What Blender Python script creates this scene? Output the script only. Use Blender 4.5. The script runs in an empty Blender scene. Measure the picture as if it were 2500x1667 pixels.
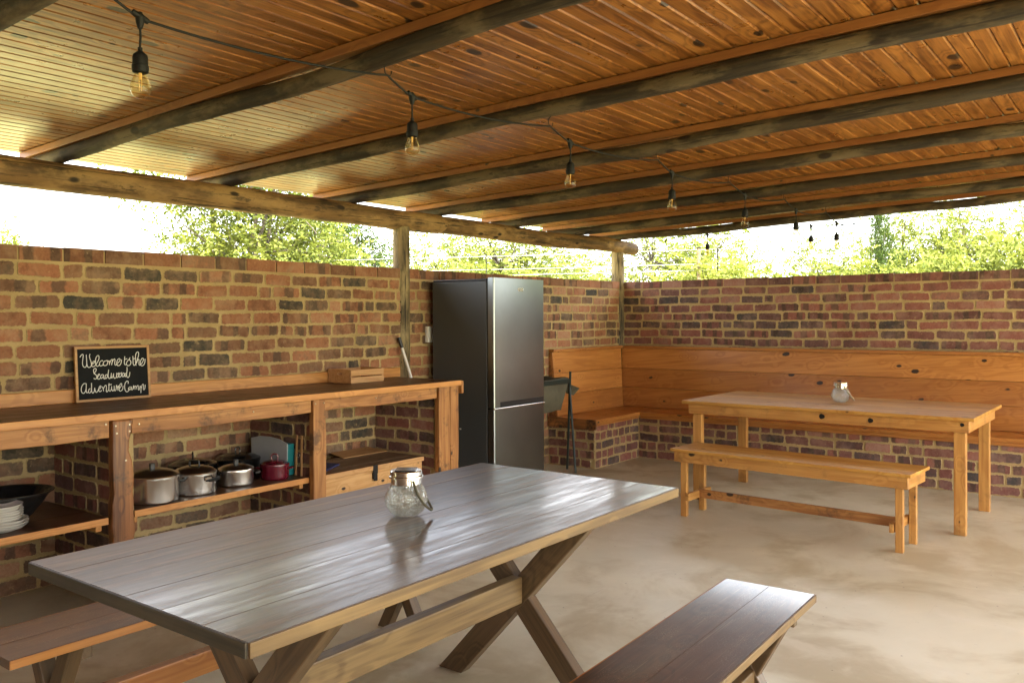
import bpy, bmesh, math, random
from mathutils import Vector, Matrix, noise as mnoise
R = math.radians
sc = bpy.context.scene
COL = sc.collection
rnd = random.Random(7)

# ------------------------------------------------------------------ materials
class NT:
    def __init__(s, name):
        s.m = bpy.data.materials.new(name); s.m.use_nodes = True
        s.t = s.m.node_tree; s.t.nodes.clear()
        s.out = s.t.nodes.new('ShaderNodeOutputMaterial')
    def n(s, typ, **kw):
        nd = s.t.nodes.new('ShaderNode' + typ)
        for k, v in kw.items(): setattr(nd, k, v)
        return nd
    def set(s, sock, v):
        if isinstance(v, bpy.types.NodeSocket): s.t.links.new(v, sock)
        elif isinstance(v, (tuple, list)):
            if len(sock.default_value) == 4 and len(v) == 3: v = (*v, 1)
            sock.default_value = v
        else: sock.default_value = v
    def math(s, op, a, b=0.0, c=0.0, clamp=False):
        nd = s.n('Math', operation=op, use_clamp=clamp)
        for i, v in enumerate((a, b, c)): s.set(nd.inputs[i], v)
        return nd.outputs[0]
    def vmath(s, op, a, b=(0, 0, 0)):
        nd = s.n('VectorMath', operation=op); s.set(nd.inputs[0], a); s.set(nd.inputs[1], b)
        return nd.outputs[0]
    def noise(s, vec, scale, detail=3, rough=.55, dist=0):
        nd = s.n('TexNoise'); s.set(nd.inputs['Vector'], vec); s.set(nd.inputs['Scale'], scale)
        s.set(nd.inputs['Detail'], detail); s.set(nd.inputs['Roughness'], rough); s.set(nd.inputs['Distortion'], dist)
        return nd.outputs['Fac']
    def voro(s, vec, scale, feature='F1', out='Distance'):
        nd = s.n('TexVoronoi', feature=feature); s.set(nd.inputs['Vector'], vec); s.set(nd.inputs['Scale'], scale)
        return nd.outputs[out]
    def ramp(s, f, a, b, lo=0.0, hi=1.0):
        nd = s.n('MapRange', interpolation_type='SMOOTHSTEP'); s.set(nd.inputs['Value'], f)
        s.set(nd.inputs['From Min'], a); s.set(nd.inputs['From Max'], b)
        s.set(nd.inputs['To Min'], lo); s.set(nd.inputs['To Max'], hi)
        return nd.outputs['Result']
    def mix(s, f, a, b, mode='MIX'):
        nd = s.n('Mix', data_type='RGBA', blend_type=mode); s.set(nd.inputs[0], f)
        s.set(nd.inputs[6], a); s.set(nd.inputs[7], b)
        return nd.outputs[2]
    def cramp(s, f, stops):
        nd = s.n('ValToRGB'); s.set(nd.inputs[0], f); e = nd.color_ramp.elements
        while len(e) < len(stops): e.new(.5)
        for el, (p, c) in zip(e, stops): el.position = p; el.color = (*c, 1)
        return nd.outputs[0]
    def t_noise_vec(s, vec, scale):
        nd = s.n('TexNoise'); s.set(nd.inputs['Vector'], vec); s.set(nd.inputs['Scale'], scale); nd.inputs['Detail'].default_value = 2
        return s.vmath('SUBTRACT', nd.outputs['Color'], (.5, .5, .5))
    def scale(s, vec, v): return s.vmath('MULTIPLY', vec, v)
    def obj(s, rand=True):
        co = s.n('TexCoord').outputs['Object']
        if rand:
            r = s.n('ObjectInfo').outputs['Random']
            cx = s.n('CombineXYZ')
            s.set(cx.inputs[0], s.math('MULTIPLY', r, 37.0)); s.set(cx.inputs[1], s.math('MULTIPLY', r, 71.0)); s.set(cx.inputs[2], s.math('MULTIPLY', r, 53.0))
            co = s.vmath('ADD', co, cx.outputs[0])
        return co
    def attr(s, name, out='Vector'): return s.n('Attribute', attribute_name=name).outputs[out]
    def bump(s, h, strength=.3, dist=.01):
        nd = s.n('Bump'); s.set(nd.inputs['Height'], h); s.set(nd.inputs['Strength'], strength); s.set(nd.inputs['Distance'], dist)
        return nd.outputs[0]
    def bsdf(s, color, rough=.5, metal=0, normal=None, **kw):
        b = s.n('BsdfPrincipled'); s.set(b.inputs['Base Color'], color); s.set(b.inputs['Roughness'], rough); s.set(b.inputs['Metallic'], metal)
        if normal is not None: s.set(b.inputs['Normal'], normal)
        for k, v in kw.items(): s.set(b.inputs[k.replace('_', ' ')], v)
        return b.outputs[0]
    def done(s, sh): s.t.links.new(sh, s.out.inputs['Surface']); return s.m

def wood(name, c1, c2, knot=(.03, .015, .008), rough=.4, knots=.12, axis='X', attr=None, dirt=0.0, dirtc=(.03, .02, .012), coat=0.0, ringf=9.0, var=.35, spec=.5, kscale=1.0, bumpk=.25, marks=0.0, finef=95, cr=.18, speck=0.0, kmod=(.85, 2.1)):
    s = NT(name)
    co = s.attr(attr) if attr else s.obj()
    if axis != 'X':
        sp = s.n('SeparateXYZ'); s.set(sp.inputs[0], co); cb = s.n('CombineXYZ')
        order = {'Y': (1, 0, 2), 'Z': (2, 0, 1)}[axis]
        for i, j in enumerate(order): s.set(cb.inputs[i], sp.outputs[j])
        co = cb.outputs[0]
    kco = s.vmath('ADD', co, s.scale(s.t_noise_vec(co, 9), (.030, .012, .012)))
    kd = s.voro(s.scale(kco, (4.5 * kscale, 8 * kscale, 8 * kscale)), 1.0)
    kd = s.math('MULTIPLY', kd, s.ramp(s.noise(s.scale(co, (1.7, 3, 3)), 1.0, 2), .35, .65, *kmod))
    halo = s.ramp(kd, .15, .55, 1.0, 0.0)
    core = s.ramp(s.math('ADD', kd, s.math('MULTIPLY', s.noise(co, 60, 2), .05)), knots, knots + .045, 1.0, 0.0)
    big = s.noise(s.scale(co, (.7, 6.5, 6.5)), 1.0, 3, .5, .4)
    ph = s.math('ADD', s.math('MULTIPLY', big, ringf), s.math('MULTIPLY', halo, 1.6))
    ring = s.math('SINE', s.math('MULTIPLY', ph, 6.283))
    ring = s.ramp(ring, -.6, 1.0)
    fine = s.noise(s.scale(co, (2.5, finef, finef)), 1.0, 4, .65)
    streak = s.noise(s.scale(co, (1.1, 22, 22)), 1.0, 4, .6)
    f = s.math('ADD', s.math('MULTIPLY', ring, .42), s.math('MULTIPLY', s.ramp(streak, .3, .75), .45))
    f = s.math('ADD', f, s.math('MULTIPLY', s.ramp(fine, .38, .66), .42), clamp=True)
    c = s.mix(f, c1, c2)
    patch = s.noise(s.scale(co, (1.3, 3, 3)), 1.0, 3)
    c = s.mix(s.ramp(patch, .25, .75, 0.0, var), c, s.mix(1.0, c, (.55, .42, .32), 'MULTIPLY'))
    if attr:
        r = s.attr(attr + 'r', 'Fac')
        c = s.mix(s.ramp(r, 0, 1, 0, .5), c, s.mix(1.0, c, (.52, .42, .33), 'MULTIPLY'))
    c = s.mix(core, c, knot)
    if speck > 0:
        sp1 = s.noise(co, 260, 2, .5); sp2 = s.noise(s.scale(co, (3, 9, 9)), 1.0, 5, .7)
        c = s.mix(s.math('MULTIPLY', s.ramp(sp1, .58, .66), s.ramp(sp2, .4, .65, 0, speck)), c, (.32, .26, .19))
        scr = s.noise(s.scale(s.vmath('ADD', co, (9, 2, 3)), (4, 220, 220)), 1.0, 2, .5)
        c = s.mix(s.ramp(scr, .66, .71, 0, speck * .6), c, (.28, .19, .11))
    if dirt > 0:
        d = s.noise(co, 5.0, 6, .7)
        c = s.mix(s.ramp(d, .52, .68, 0, dirt), c, dirtc)
    if marks > 0:
        mk = s.noise(s.scale(co, (5, 42, 42)), 1.0, 5, .75, .6); mr = s.noise(s.vmath('ADD', co, (3, 5, 7)), 2.3, 3)
        c = s.mix(s.math('MULTIPLY', s.ramp(mk, .60, .70), s.ramp(mr, .42, .62, 0, marks)), c, knot)
    h = s.math('ADD', s.math('MULTIPLY', fine, .6), s.math('MULTIPLY', core, -.5))
    rg = s.math('ADD', s.math('MULTIPLY', s.noise(co, 9, 4), .22), rough - .11)
    return s.done(s.bsdf(c, rg, normal=s.bump(h, bumpk, .003), Coat_Weight=coat, Coat_Roughness=cr, Specular_IOR_Level=spec))

def plain(name, c, rough=.5, metal=0, bump=0, bscale=60, var=0.0, **kw):
    s = NT(name); co = s.obj()
    col = s.mix(s.ramp(s.noise(co, 7, 5, .6), .3, .7), c, tuple(x * (1 - var) for x in c)) if var else c
    nrm = s.bump(s.noise(co, bscale, 4), bump, .003) if bump else None
    rg = s.math('ADD', s.math('MULTIPLY', s.noise(co, 14, 4), .14), rough - .07)
    return s.done(s.bsdf(col, rg, metal, nrm, **kw))

def brick_mat(name, reds, mortar_tint, dust=(.44, .29, .17)):
    s = NT(name)
    rc = s.attr('rnd', 'Color'); sp = s.n('SeparateColor'); s.set(sp.inputs[0], rc); r, g, b = sp.outputs[:3]
    uv = s.attr('buv'); su = s.n('SeparateXYZ'); s.set(su.inputs[0], uv); u, v = su.outputs[:2]
    co = s.obj(False)
    n1 = s.noise(co, 14, 5, .65)
    base = s.cramp(s.math('ADD', r, s.math('MULTIPLY', s.math('SUBTRACT', n1, .5), .55), clamp=True), reds); n2 = s.noise(co, 70, 4, .7)
    # kiln bands across the brick
    ph = s.math('ADD', s.math('MULTIPLY', u, s.math('ADD', 28, s.math('MULTIPLY', b, 26))), s.math('MULTIPLY', g, 40))
    ph = s.math('ADD', ph, s.math('MULTIPLY', n1, 2.0))
    band = s.ramp(s.math('SINE', ph), .15, .6)
    band = s.math('MULTIPLY', band, s.ramp(g, .5, .62, 0, .72))
    c = s.mix(band, base, (.085, .062, .045))
    blot = s.ramp(s.math('ADD', n1, s.math('MULTIPLY', s.math('SUBTRACT', b, .5), .25)), .5, .68, 0, .6)
    c = s.mix(blot, c, s.mix(1.0, c, (.42, .40, .42), 'MULTIPLY'))
    c = s.mix(s.ramp(n2, .35, .7, 0, .45), c, s.mix(1.0, c, (.6, .55, .5), 'MULTIPLY'))
    n3 = s.noise(s.vmath('ADD', co, (7, 3, 1)), 23, 6, .72)
    c = s.mix(s.ramp(n3, .60, .70, 0, .55), c, mortar_tint)      # mortar smears
    n4 = s.noise(s.vmath('ADD', co, (17, 5, 9)), 60, 3, .6)
    n6 = s.noise(s.vmath('ADD', co, (1, 15, 4)), 5, 7, .7)
    c = s.mix(s.ramp(n6, .44, .68, 0, .42), c, dust)
    n7 = s.noise(s.scale(s.vmath('ADD', co, (8, 6, 0)), (2.2, 2.2, .7)), 1.0, 6, .65)
    c = s.mix(s.ramp(n7, .52, .72, 0, .45), c, s.mix(1.0, c, (.52, .47, .42), 'MULTIPLY'))
    c = s.mix(s.ramp(n4, .70, .76, 0, .5), c, (.45, .38, .30))
    eg = s.attr('eg', 'Fac'); ne = s.noise(s.vmath('ADD', co, (4, 4, 9)), 75, 4, .7)
    ef = s.ramp(s.math('SUBTRACT', ne, s.math('MULTIPLY', eg, .72)), .10, .20)
    c = s.mix(ef, c, s.mix(s.ramp(n2, .4, .6), mortar_tint, tuple(x * .72 for x in mortar_tint)))
    h = s.math('ADD', s.math('MULTIPLY', n2, .5), n1)
    return s.done(s.bsdf(c, .82, normal=s.bump(h, .5, .006), Specular_IOR_Level=.3))

REDL = [(0, (.055, .05, .038)), (.07, (.10, .078, .055)), (.2, (.19, .115, .07)), (.42, (.26, .125, .068)), (.7, (.33, .145, .075)), (.88, (.37, .16, .085)), (1, (.42, .24, .14))]
REDR = [(0, (.07, .062, .06)), (.09, (.11, .075, .07)), (.34, (.19, .09, .075)), (.6, (.26, .105, .082)), (.85, (.32, .125, .09)), (1, (.38, .21, .16))]
M = {}
M['brickL'] = brick_mat('stock_brick_warm', REDL, (.45, .335, .16))
M['brickR'] = brick_mat('stock_brick_purple', REDR, (.45, .34, .175), (.40, .25, .19))
def mortar_mat():
    s = NT('mortar'); co = s.obj(False)
    n1 = s.noise(co, 3.5, 5, .6); n2 = s.noise(co, 45, 6, .75)
    c = s.mix(s.ramp(n1, .3, .7), (.51, .38, .185), (.39, .29, .135))
    c = s.mix(s.ramp(n2, .55, .72, 0, .6), c, (.20, .13, .065))
    n7 = s.noise(s.scale(s.vmath('ADD', co, (8, 6, 0)), (2.2, 2.2, .7)), 1.0, 6, .65)
    c = s.mix(s.ramp(n7, .52, .72, 0, .5), c, s.mix(1.0, c, (.6, .56, .5), 'MULTIPLY'))
    return s.done(s.bsdf(c, .93, normal=s.bump(n2, .7, .008), Specular_IOR_Level=.2))
M['mortar'] = mortar_mat()

M['ceil'] = wood('ceiling_pine', (.52, .23, .058), (.17, .062, .014), rough=.31, knots=.16, kscale=.95, kmod=(.75, 1.45), attr='gc', coat=.22, var=.45, ringf=8, marks=.85)
M['pine'] = wood('varnished_pine', (.52, .235, .06), (.34, .125, .028), rough=.36, knots=.115, coat=.3, var=.3, ringf=7)
M['pineb'] = wood('backrest_pine', (.60, .275, .07), (.42, .165, .036), rough=.36, knots=.14, kscale=.95, kmod=(.9, 1.8), marks=.6, attr='gc', coat=.25, ringf=6, var=.3, bumpk=.08)
M['tabletop'] = wood('golden_tabletop', (.66, .39, .10), (.48, .24, .05), rough=.5, spec=.25, knots=.085, attr='gc', coat=.15, ringf=3, var=.2, bumpk=0.0, finef=28, cr=.12)
M['golden'] = wood('golden_pine', (.60, .325, .09), (.42, .19, .045), rough=.4, knots=.12, coat=.2, ringf=6, var=.3, dirt=.35, dirtc=(.10, .05, .02))
M['counter'] = wood('counter_edge_pine', (.68, .34, .10), (.50, .215, .055), rough=.45, knots=.08, ringf=10, var=.2)
M['countertop'] = wood('counter_top_dark', (.15, .07, .03), (.08, .035, .015), rough=.38, knots=.06, attr='gc', var=.3, spec=.4)
M['rail'] = wood('rough_rail_wood', (.54, .27, .085), (.32, .135, .038), rough=.55, knots=.13, dirt=.75, dirtc=(.05, .03, .018), ringf=9, var=.5)
M['stump'] = wood('charred_slab_wood', (.46, .20, .06), (.15, .06, .02), rough=.38, knots=.17, marks=.9, dirt=.95, dirtc=(.02, .013, .009), ringf=6, var=.7)
M['batten'] = wood('red_batten', (.34, .14, .04), (.22, .08, .022), rough=.5, knots=.09, ringf=5, var=.3)
M['pale'] = wood('pale_box_pine', (.66, .40, .17), (.50, .27, .09), rough=.6, knots=.12, ringf=10, var=.2, attr='gc')
M['palem'] = wood('pale_crate_pine', (.62, .37, .16), (.47, .25, .09), rough=.6, knots=.09, ringf=9, var=.25)
M['grey_plank'] = wood('weathered_lid', (.30, .19, .10), (.20, .12, .06), rough=.6, knots=.10, ringf=9, attr='gc', var=.4)
M['legolive'] = wood('olive_brown_wood', (.16, .10, .048), (.075, .047, .023), rough=.42, knots=.05, ringf=6, var=.45, coat=.15)
M['shaded_edge'] = wood('shaded_end_wood', (.075, .06, .035), (.03, .024, .015), rough=.5, knots=.03, ringf=5)  # shade on the table ends put into the wood colour
M['edge'] = wood('table_edge_wood', (.27, .18, .075), (.13, .08, .034), rough=.42, knots=.05, ringf=6, var=.35)
M['benchtop'] = wood('dark_bench_top', (.13, .055, .024), (.04, .019, .010), rough=.36, knots=.04, ringf=5, var=.6, dirt=.45, dirtc=(.03, .012, .006), spec=.7, attr='gc', coat=1.0, bumpk=.05, cr=.12, speck=.8)
def dark_table():
    s = NT('dark_worn_tabletop'); co = s.attr('gc')
    fine = s.noise(s.scale(co, (3, 110, 110)), 1.0, 5, .7); st = s.noise(s.scale(co, (1.4, 16, 16)), 1.0, 5, .65)
    worn = s.noise(s.scale(co, (1.6, 17, 17)), 1.0, 7, .75)
    pr = s.attr('gcr', 'Fac')
    c = s.mix(s.ramp(st, .3, .7), (.080, .042, .022), (.020, .011, .007))
    c = s.mix(s.ramp(pr, 0, 1, 0, .45), c, (.11, .06, .034))
    c = s.mix(s.ramp(worn, .50, .62, 0, .75), c, (.22, .155, .10))
    c = s.mix(s.ramp(fine, .60, .74, 0, .5), c, (.22, .165, .11))
    c = s.mix(s.ramp(fine, .26, .42, .85, 0), c, (.010, .007, .005))
    sc1 = s.noise(s.scale(s.vmath('ADD', co, (4, 4, 4)), (5, 260, 260)), 1.0, 2, .5)
    c = s.mix(s.ramp(sc1, .66, .72, 0, .5), c, (.30, .25, .19))
    cwt = s.ramp(worn, .36, .62, .85, .6)
    rg = s.math('ADD', s.ramp(worn, .35, .62, .24, .42), s.math('MULTIPLY', fine, .15))
    h = s.math('MULTIPLY', fine, .8)
    return s.done(s.bsdf(c, rg, normal=s.bump(h, .16, .002), Specular_IOR_Level=.9, Coat_Weight=cwt, Coat_Roughness=s.ramp(worn, .35, .62, .13, .22)))
M['darktop'] = dark_table()
def pole_mat(name, c1, c2, c3):
    s = NT(name); co = s.obj()
    st = s.noise(s.scale(co, (1.6, 16, 16)), 1.0, 6, .7); p = s.noise(s.scale(co, (2.2, 5, 5)), 1.0, 5, .65)
    cr = s.noise(s.scale(co, (2.5, 60, 60)), 1.0, 4, .6)
    kd = s.voro(s.scale(co, (3.2, 7, 7)), 1.0)
    c = s.mix(s.ramp(st, .35, .68), c1, c2)
    c = s.mix(s.ramp(p, .45, .62, 0, .8), c, c3)
    c = s.mix(s.ramp(cr, .56, .66, 0, .85), c, (.015, .011, .008))
    b2 = s.noise(s.scale(s.vmath('ADD', co, (5, 1, 2)), (5, 22, 22)), 1.0, 6, .75)
    c = s.mix(s.ramp(b2, .56, .64, 0, .75), c, (.03, .022, .014))
    c = s.mix(s.ramp(b2, .40, .34, 0, .5), c, s.mix(1.0, c, (1.6, 1.55, 1.45), 'MULTIPLY'))
    c = s.mix(s.ramp(kd, .10, .16, 1, 0), c, (.025, .016, .01))
    h = s.math('SUBTRACT', s.math('MULTIPLY', st, 1.0), s.math('MULTIPLY', cr, .6))
    return s.done(s.bsdf(c, .72, normal=s.bump(h, .6, .008), Specular_IOR_Level=.35))
M['pole'] = pole_mat('treated_pole', (.060, .044, .025), (.017, .013, .009), (.16, .12, .068))
M['log'] = pole_mat('aged_log', (.24, .14, .058), (.07, .042, .02), (.38, .24, .10))
M['post'] = pole_mat('weathered_post', (.28, .205, .10), (.055, .045, .027), (.40, .32, .17))
def floor_mat():
    s = NT('polished_concrete'); co = s.obj(False)
    n1 = s.noise(co, 1.1, 7, .62, .6); n2 = s.noise(s.vmath('ADD', co, (5, 9, 0)), 1.5, 5, .6, .5); n3 = s.noise(co, 30, 4, .6)
    c = s.mix(s.ramp(n1, .35, .65), (.69, .67, .50), (.60, .58, .43))
    c = s.mix(s.ramp(n2, .44, .64, 0, .72), c, (.44, .38, .225))
    n5 = s.noise(s.vmath('ADD', co, (2, 1, 4)), 3.2, 6, .62, .5)
    c = s.mix(s.ramp(n5, .50, .72, 0, .5), c, (.74, .72, .58))
    c = s.mix(s.ramp(n3, .64, .75, 0, .2), c, (.22, .18, .13))
    sc1 = s.noise(s.scale(co, (1.5, 60, 1)), 1.0, 3, .6, .3); sc2 = s.noise(s.scale(co, (50, 2, 1)), 1.0, 3, .6, .3); scm = s.noise(co, 1.7, 3)
    c = s.mix(s.math('MULTIPLY', s.ramp(sc1, .66, .74), s.ramp(scm, .45, .6, 0, .3)), c, (.30, .24, .16))
    c = s.mix(s.math('MULTIPLY', s.ramp(sc2, .67, .74), s.ramp(scm, .55, .42, 0, .3)), c, (.75, .70, .58))
    vk = s.voro(s.vmath('ADD', co, (0, 0, 0)), 9.0); c = s.mix(s.ramp(vk, .028, .05, .7, 0), c, (.16, .12, .08))
    rg = s.ramp(n2, .3, .7, .30, .50)
    return s.done(s.bsdf(c, rg, normal=s.bump(n1, .08, .01), Specular_IOR_Level=.5))
M['floor'] = floor_mat()
def ground_mat():
    s = NT('dry_grass_ground'); co = s.obj(False)
    n1 = s.noise(co, .5, 6, .6); n2 = s.noise(co, 8, 6, .7)
    c = s.mix(s.ramp(n1, .35, .65), (.46, .42, .16), (.33, .34, .11))
    c = s.mix(s.ramp(n2, .45, .65, 0, .6), c, (.42, .34, .2))
    return s.done(s.bsdf(c, .95, normal=s.bump(n2, .6, .05)))
M['ground'] = ground_mat()
def leaf_mat(name, c1, c2, tr):
    s = NT(name)
    r = s.attr('lr', 'Fac')
    c = s.mix(r, c1, c2)
    d = s.n('BsdfDiffuse'); s.set(d.inputs[0], c)
    t = s.n('BsdfTranslucent'); s.set(t.inputs[0], s.mix(1.0, c, (1.0, 1.0, .55), 'MULTIPLY'))
    mx = s.n('MixShader'); s.set(mx.inputs[0], tr); s.t.links.new(d.outputs[0], mx.inputs[1]); s.t.links.new(t.outputs[0], mx.inputs[2])
    return s.done(mx.outputs[0])
M['leafA'] = leaf_mat('acacia_leaves', (.29, .32, .08), (.07, .10, .03), .42)
M['leafB'] = leaf_mat('dark_green_leaves', (.09, .14, .035), (.04, .065, .02), .4)
M['leafC'] = leaf_mat('yellow_green_leaves', (.31, .34, .085), (.09, .125, .035), .42)
M['bark'] = plain('grey_bark', (.12, .10, .075), .9, bump=.5, var=.5)
def metal(name, c, rough, aniso=0, brush=None, bumps=.05):
    s = NT(name); co = s.obj()
    nrm = None; rg = rough
    if brush:
        st = s.noise(s.scale(co, brush), 1.0, 3, .6)
        nrm = s.bump(st, bumps, .001); rg = s.math('ADD', s.math('MULTIPLY', st, .14), rough - .07)
    sm = s.noise(co, 4, 4)
    cc = s.mix(s.ramp(sm, .3, .7, 0, .35), c, tuple(x * .75 for x in c))
    return s.done(s.bsdf(cc, rg, 1.0, nrm, Anisotropic=aniso))
M['steel'] = metal('brushed_steel', (.29, .325, .33), .28, 0, None, 0)
M['fridge'] = plain('graphite_enamel', (.075, .082, .085), .42, .3, bump=.15, bscale=500)
M['fridgedk'] = plain('black_gasket', (.012, .012, .013), .4)
M['alu'] = metal('worn_aluminium', (.90, .89, .86), .24, 0, (2, 2, 120), .03)
M['alutop'] = metal('aluminium_lid', (.80, .79, .76), .25)
M['chrome'] = metal('lid_chrome', (.8, .79, .74), .16)
M['enamelk'] = plain('black_enamel', (.012, .012, .012), .14)
M['enamelr'] = plain('wine_red_enamel', (.12, .008, .02), .16, Coat_Weight=.6)
M['bake'] = plain('black_plastic', (.012, .012, .012), .38)
M['rubber'] = plain('black_cable_rubber', (.007, .007, .006), .6, bump=.2, Specular_IOR_Level=.25)
M['white'] = plain('white_porcelain', (.78, .77, .72), .2)
M['whiteplas'] = plain('white_plastic', (.72, .71, .66), .4)
M['paper'] = plain('pale_blue_board', (.50, .54, .56), .6, var=.08)
M['teal'] = plain('teal_edge', (.01, .22, .24), .5)
M['navy'] = plain('navy_cloth', (.03, .03, .10), .8)
M['chalk'] = plain('chalk_ink', (.72, .72, .66), .8)
M['slate'] = plain('slate_black', (.007, .008, .008), .6, var=.3, Specular_IOR_Level=.12)
M['frame'] = wood('frame_pine', (.55, .31, .10), (.40, .20, .055), rough=.45, knots=.02, ringf=5, var=.15)
M['iron'] = plain('black_iron', (.015, .014, .013), .5, .5)
M['greenm'] = plain('dark_green_paint', (.007, .018, .013), .4)
M['canvas'] = plain('olive_canvas', (.10, .09, .055), .85, bump=.4, bscale=200, var=.3)
M['screw'] = metal('screw_head', (.45, .38, .27), .35)
M['rope'] = plain('jute_rope', (.42, .34, .22), .9, bump=.6, bscale=300)
M['tin'] = plain('roof_sheet', (.35, .35, .34), .5, .6)
M['panel'] = plain('solar_cell', (.02, .02, .025), .15)
def thin_glass(name, tint, bumpy=0, base=.0):
    s = NT(name); co = s.obj()
    fr = s.n('LayerWeight'); fr.inputs['Blend'].default_value = .5
    tr = s.n('BsdfTransparent'); s.set(tr.inputs[0], tint)
    gl = s.n('BsdfGlossy'); gl.inputs['Roughness'].default_value = .03; s.set(gl.inputs[0], (1, 1, 1))
    f = s.math('ADD', s.math('MULTIPLY', s.math('POWER', fr.outputs['Facing'], 3.5), .75), base, clamp=True)
    if bumpy:
        v = s.voro(co, 110, 'DISTANCE_TO_EDGE'); cr = s.ramp(v, 0, .12, 1, 0)
        nz = s.noise(co, 90, 3)
        nm = s.bump(s.math('ADD', cr, nz), .9, .004)
        s.set(gl.inputs['Normal'], nm); s.set(fr.inputs['Normal'], nm)
        gg = s.n('BsdfGlass'); s.set(gg.inputs['Normal'], nm); gg.inputs['IOR'].default_value = 1.25; gg.inputs['Roughness'].default_value = .04
        m0 = s.n('MixShader'); m0.inputs[0].default_value = .22; s.t.links.new(tr.outputs[0], m0.inputs[1]); s.t.links.new(gg.outputs[0], m0.inputs[2])
        f = s.math('ADD', f, s.math('MULTIPLY', cr, .45), clamp=True); gl.inputs['Roughness'].default_value = .12
        base_sh = m0.outputs[0]
    else: base_sh = tr.outputs[0]
    mx = s.n('MixShader'); s.set(mx.inputs[0], f); s.t.links.new(base_sh, mx.inputs[1]); s.t.links.new(gl.outputs[0], mx.inputs[2])
    return s.done(mx.outputs[0])
M['bulb'] = thin_glass('bulb_glass', (.96, .87, .66), 0, .03)
M['jar'] = thin_glass('crackle_glass', (.93, .96, .93), 1, .05)
M['filament'] = plain('bulb_filament', (.75, .55, .28), .4)

# ------------------------------------------------------------------ mesh helpers
class MB:
    def __init__(s): s.v = []; s.f = []; s.a = {}; s.mi = []
    def add(s, vs, fs, mi=0, **at):
        o = len(s.v); s.v += [tuple(v) for v in vs]; s.f += [tuple(i + o for i in f) for f in fs]; s.mi += [mi] * len(fs)
        for k, vals in at.items(): s.a.setdefault(k, {}).update({o + i: val for i, val in enumerate(vals)})
        return o
    def box(s, x0, y0, z0, x1, y1, z1, mi=0, gc=None):
        vs = [(x, y, z) for z in (z0, z1) for y in (y0, y1) for x in (x0, x1)]
        at = {}
        if gc is not None:
            at['gc'] = [(x + gc[0], y + gc[1], z + gc[2]) for x, y, z in vs]; at['gcr'] = [gc[3]] * 8
        s.add(vs, [(0, 2, 3, 1), (4, 5, 7, 6), (0, 1, 5, 4), (2, 6, 7, 3), (0, 4, 6, 2), (1, 3, 7, 5)], mi, **at)
    def tube(s, pts, rad, n=8, mi=0, cap=True):
        pts = [Vector(p) for p in pts]; k = len(pts)
        rads = rad if isinstance(rad, (list, tuple)) else [rad] * k
        up = Vector((0, 0, 1)); prev = None; vs = []
        for i, p in enumerate(pts):
            d = (pts[min(i + 1, k - 1)] - pts[max(i - 1, 0)]).normalized()
            if prev is None:
                a = d.cross(up) if abs(d.z) < .95 else d.cross(Vector((1, 0, 0)))
            else: a = prev - d * prev.dot(d)
            a.normalize(); prev = a; b = d.cross(a)
            for j in range(n):
                t = 2 * math.pi * j / n; vs.append(p + (a * math.cos(t) + b * math.sin(t)) * rads[i])
        fs = [(i * n + j, i * n + (j + 1) % n, (i + 1) * n + (j + 1) % n, (i + 1) * n + j) for i in range(k - 1) for j in range(n)]
        if cap: fs += [tuple(range(n - 1, -1, -1)), tuple(range((k - 1) * n, k * n))]
        s.add(vs, fs, mi)
    def lathe(s, prof, n=32, c=(0, 0, 0), mi=0, sx=1, sy=1):
        vs = []; 
        for r, z in prof:
            for j in range(n):
                t = 2 * math.pi * j / n; vs.append((c[0] + r * sx * math.cos(t), c[1] + r * sy * math.sin(t), c[2] + z))
        k = len(prof)
        fs = [(i * n + j, i * n + (j + 1) % n, (i + 1) * n + (j + 1) % n, (i + 1) * n + j) for i in range(k - 1) for j in range(n)]
        if prof[0][0] > 1e-4 : pass
        s.add(vs, fs, mi)
    def prism(s, poly, z0, z1, mi=0, M4=None):
        n = len(poly); vs = [(x, y, z0) for x, y in poly] + [(x, y, z1) for x, y in poly]
        if M4: vs = [M4 @ Vector(v) for v in vs]
        s.add(vs, [tuple(range(n - 1, -1, -1)), tuple(range(n, 2 * n))] + [(i, (i + 1) % n, n + (i + 1) % n, n + i) for i in range(n)], mi)
    def build(s, name, mats, parent=None, smooth=False, bevel=0, seg=2, ang=35, sub=0):
        me = bpy.data.meshes.new(name); me.from_pydata(s.v, [], s.f); me.validate(clean_customdata=False)
        for m in (mats if isinstance(mats, (list, tuple)) else [mats]): me.materials.append(M[m])
        if len(me.polygons) == len(s.mi): me.polygons.foreach_set('material_index', s.mi)
        for k, d in s.a.items():
            n = len(me.vertices)
            if k in ('gc', 'buv'):
                at = me.attributes.new(k, 'FLOAT_VECTOR', 'POINT'); at.data.foreach_set('vector', [c for i in range(n) for c in d.get(i, (0, 0, 0))])
            elif k == 'rnd':
                at = me.attributes.new(k, 'FLOAT_COLOR', 'POINT'); at.data.foreach_set('color', [c for i in range(n) for c in (*d.get(i, (0, 0, 0)), 1)])
            else:
                at = me.attributes.new(k, 'FLOAT', 'POINT'); at.data.foreach_set('value', [d.get(i, 0.0) for i in range(n)])
        bm = bmesh.new(); bm.from_mesh(me); bmesh.ops.recalc_face_normals(bm, faces=bm.faces) if not s.a.get('lr') else None; bm.to_mesh(me); bm.free()
        if smooth:
            me.polygons.foreach_set('use_smooth', [True] * len(me.polygons))
            try: me.set_sharp_from_angle(angle=R(ang))
            except Exception: pass
        o = bpy.data.objects.new(name, me); COL.objects.link(o)
        if parent is not None: o.parent = parent
        if bevel:
            b = o.modifiers.new('bevel', 'BEVEL'); b.width = bevel; b.segments = seg; b.limit_method = 'ANGLE'; b.angle_limit = R(40); b.harden_normals = False
        return o

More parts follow.
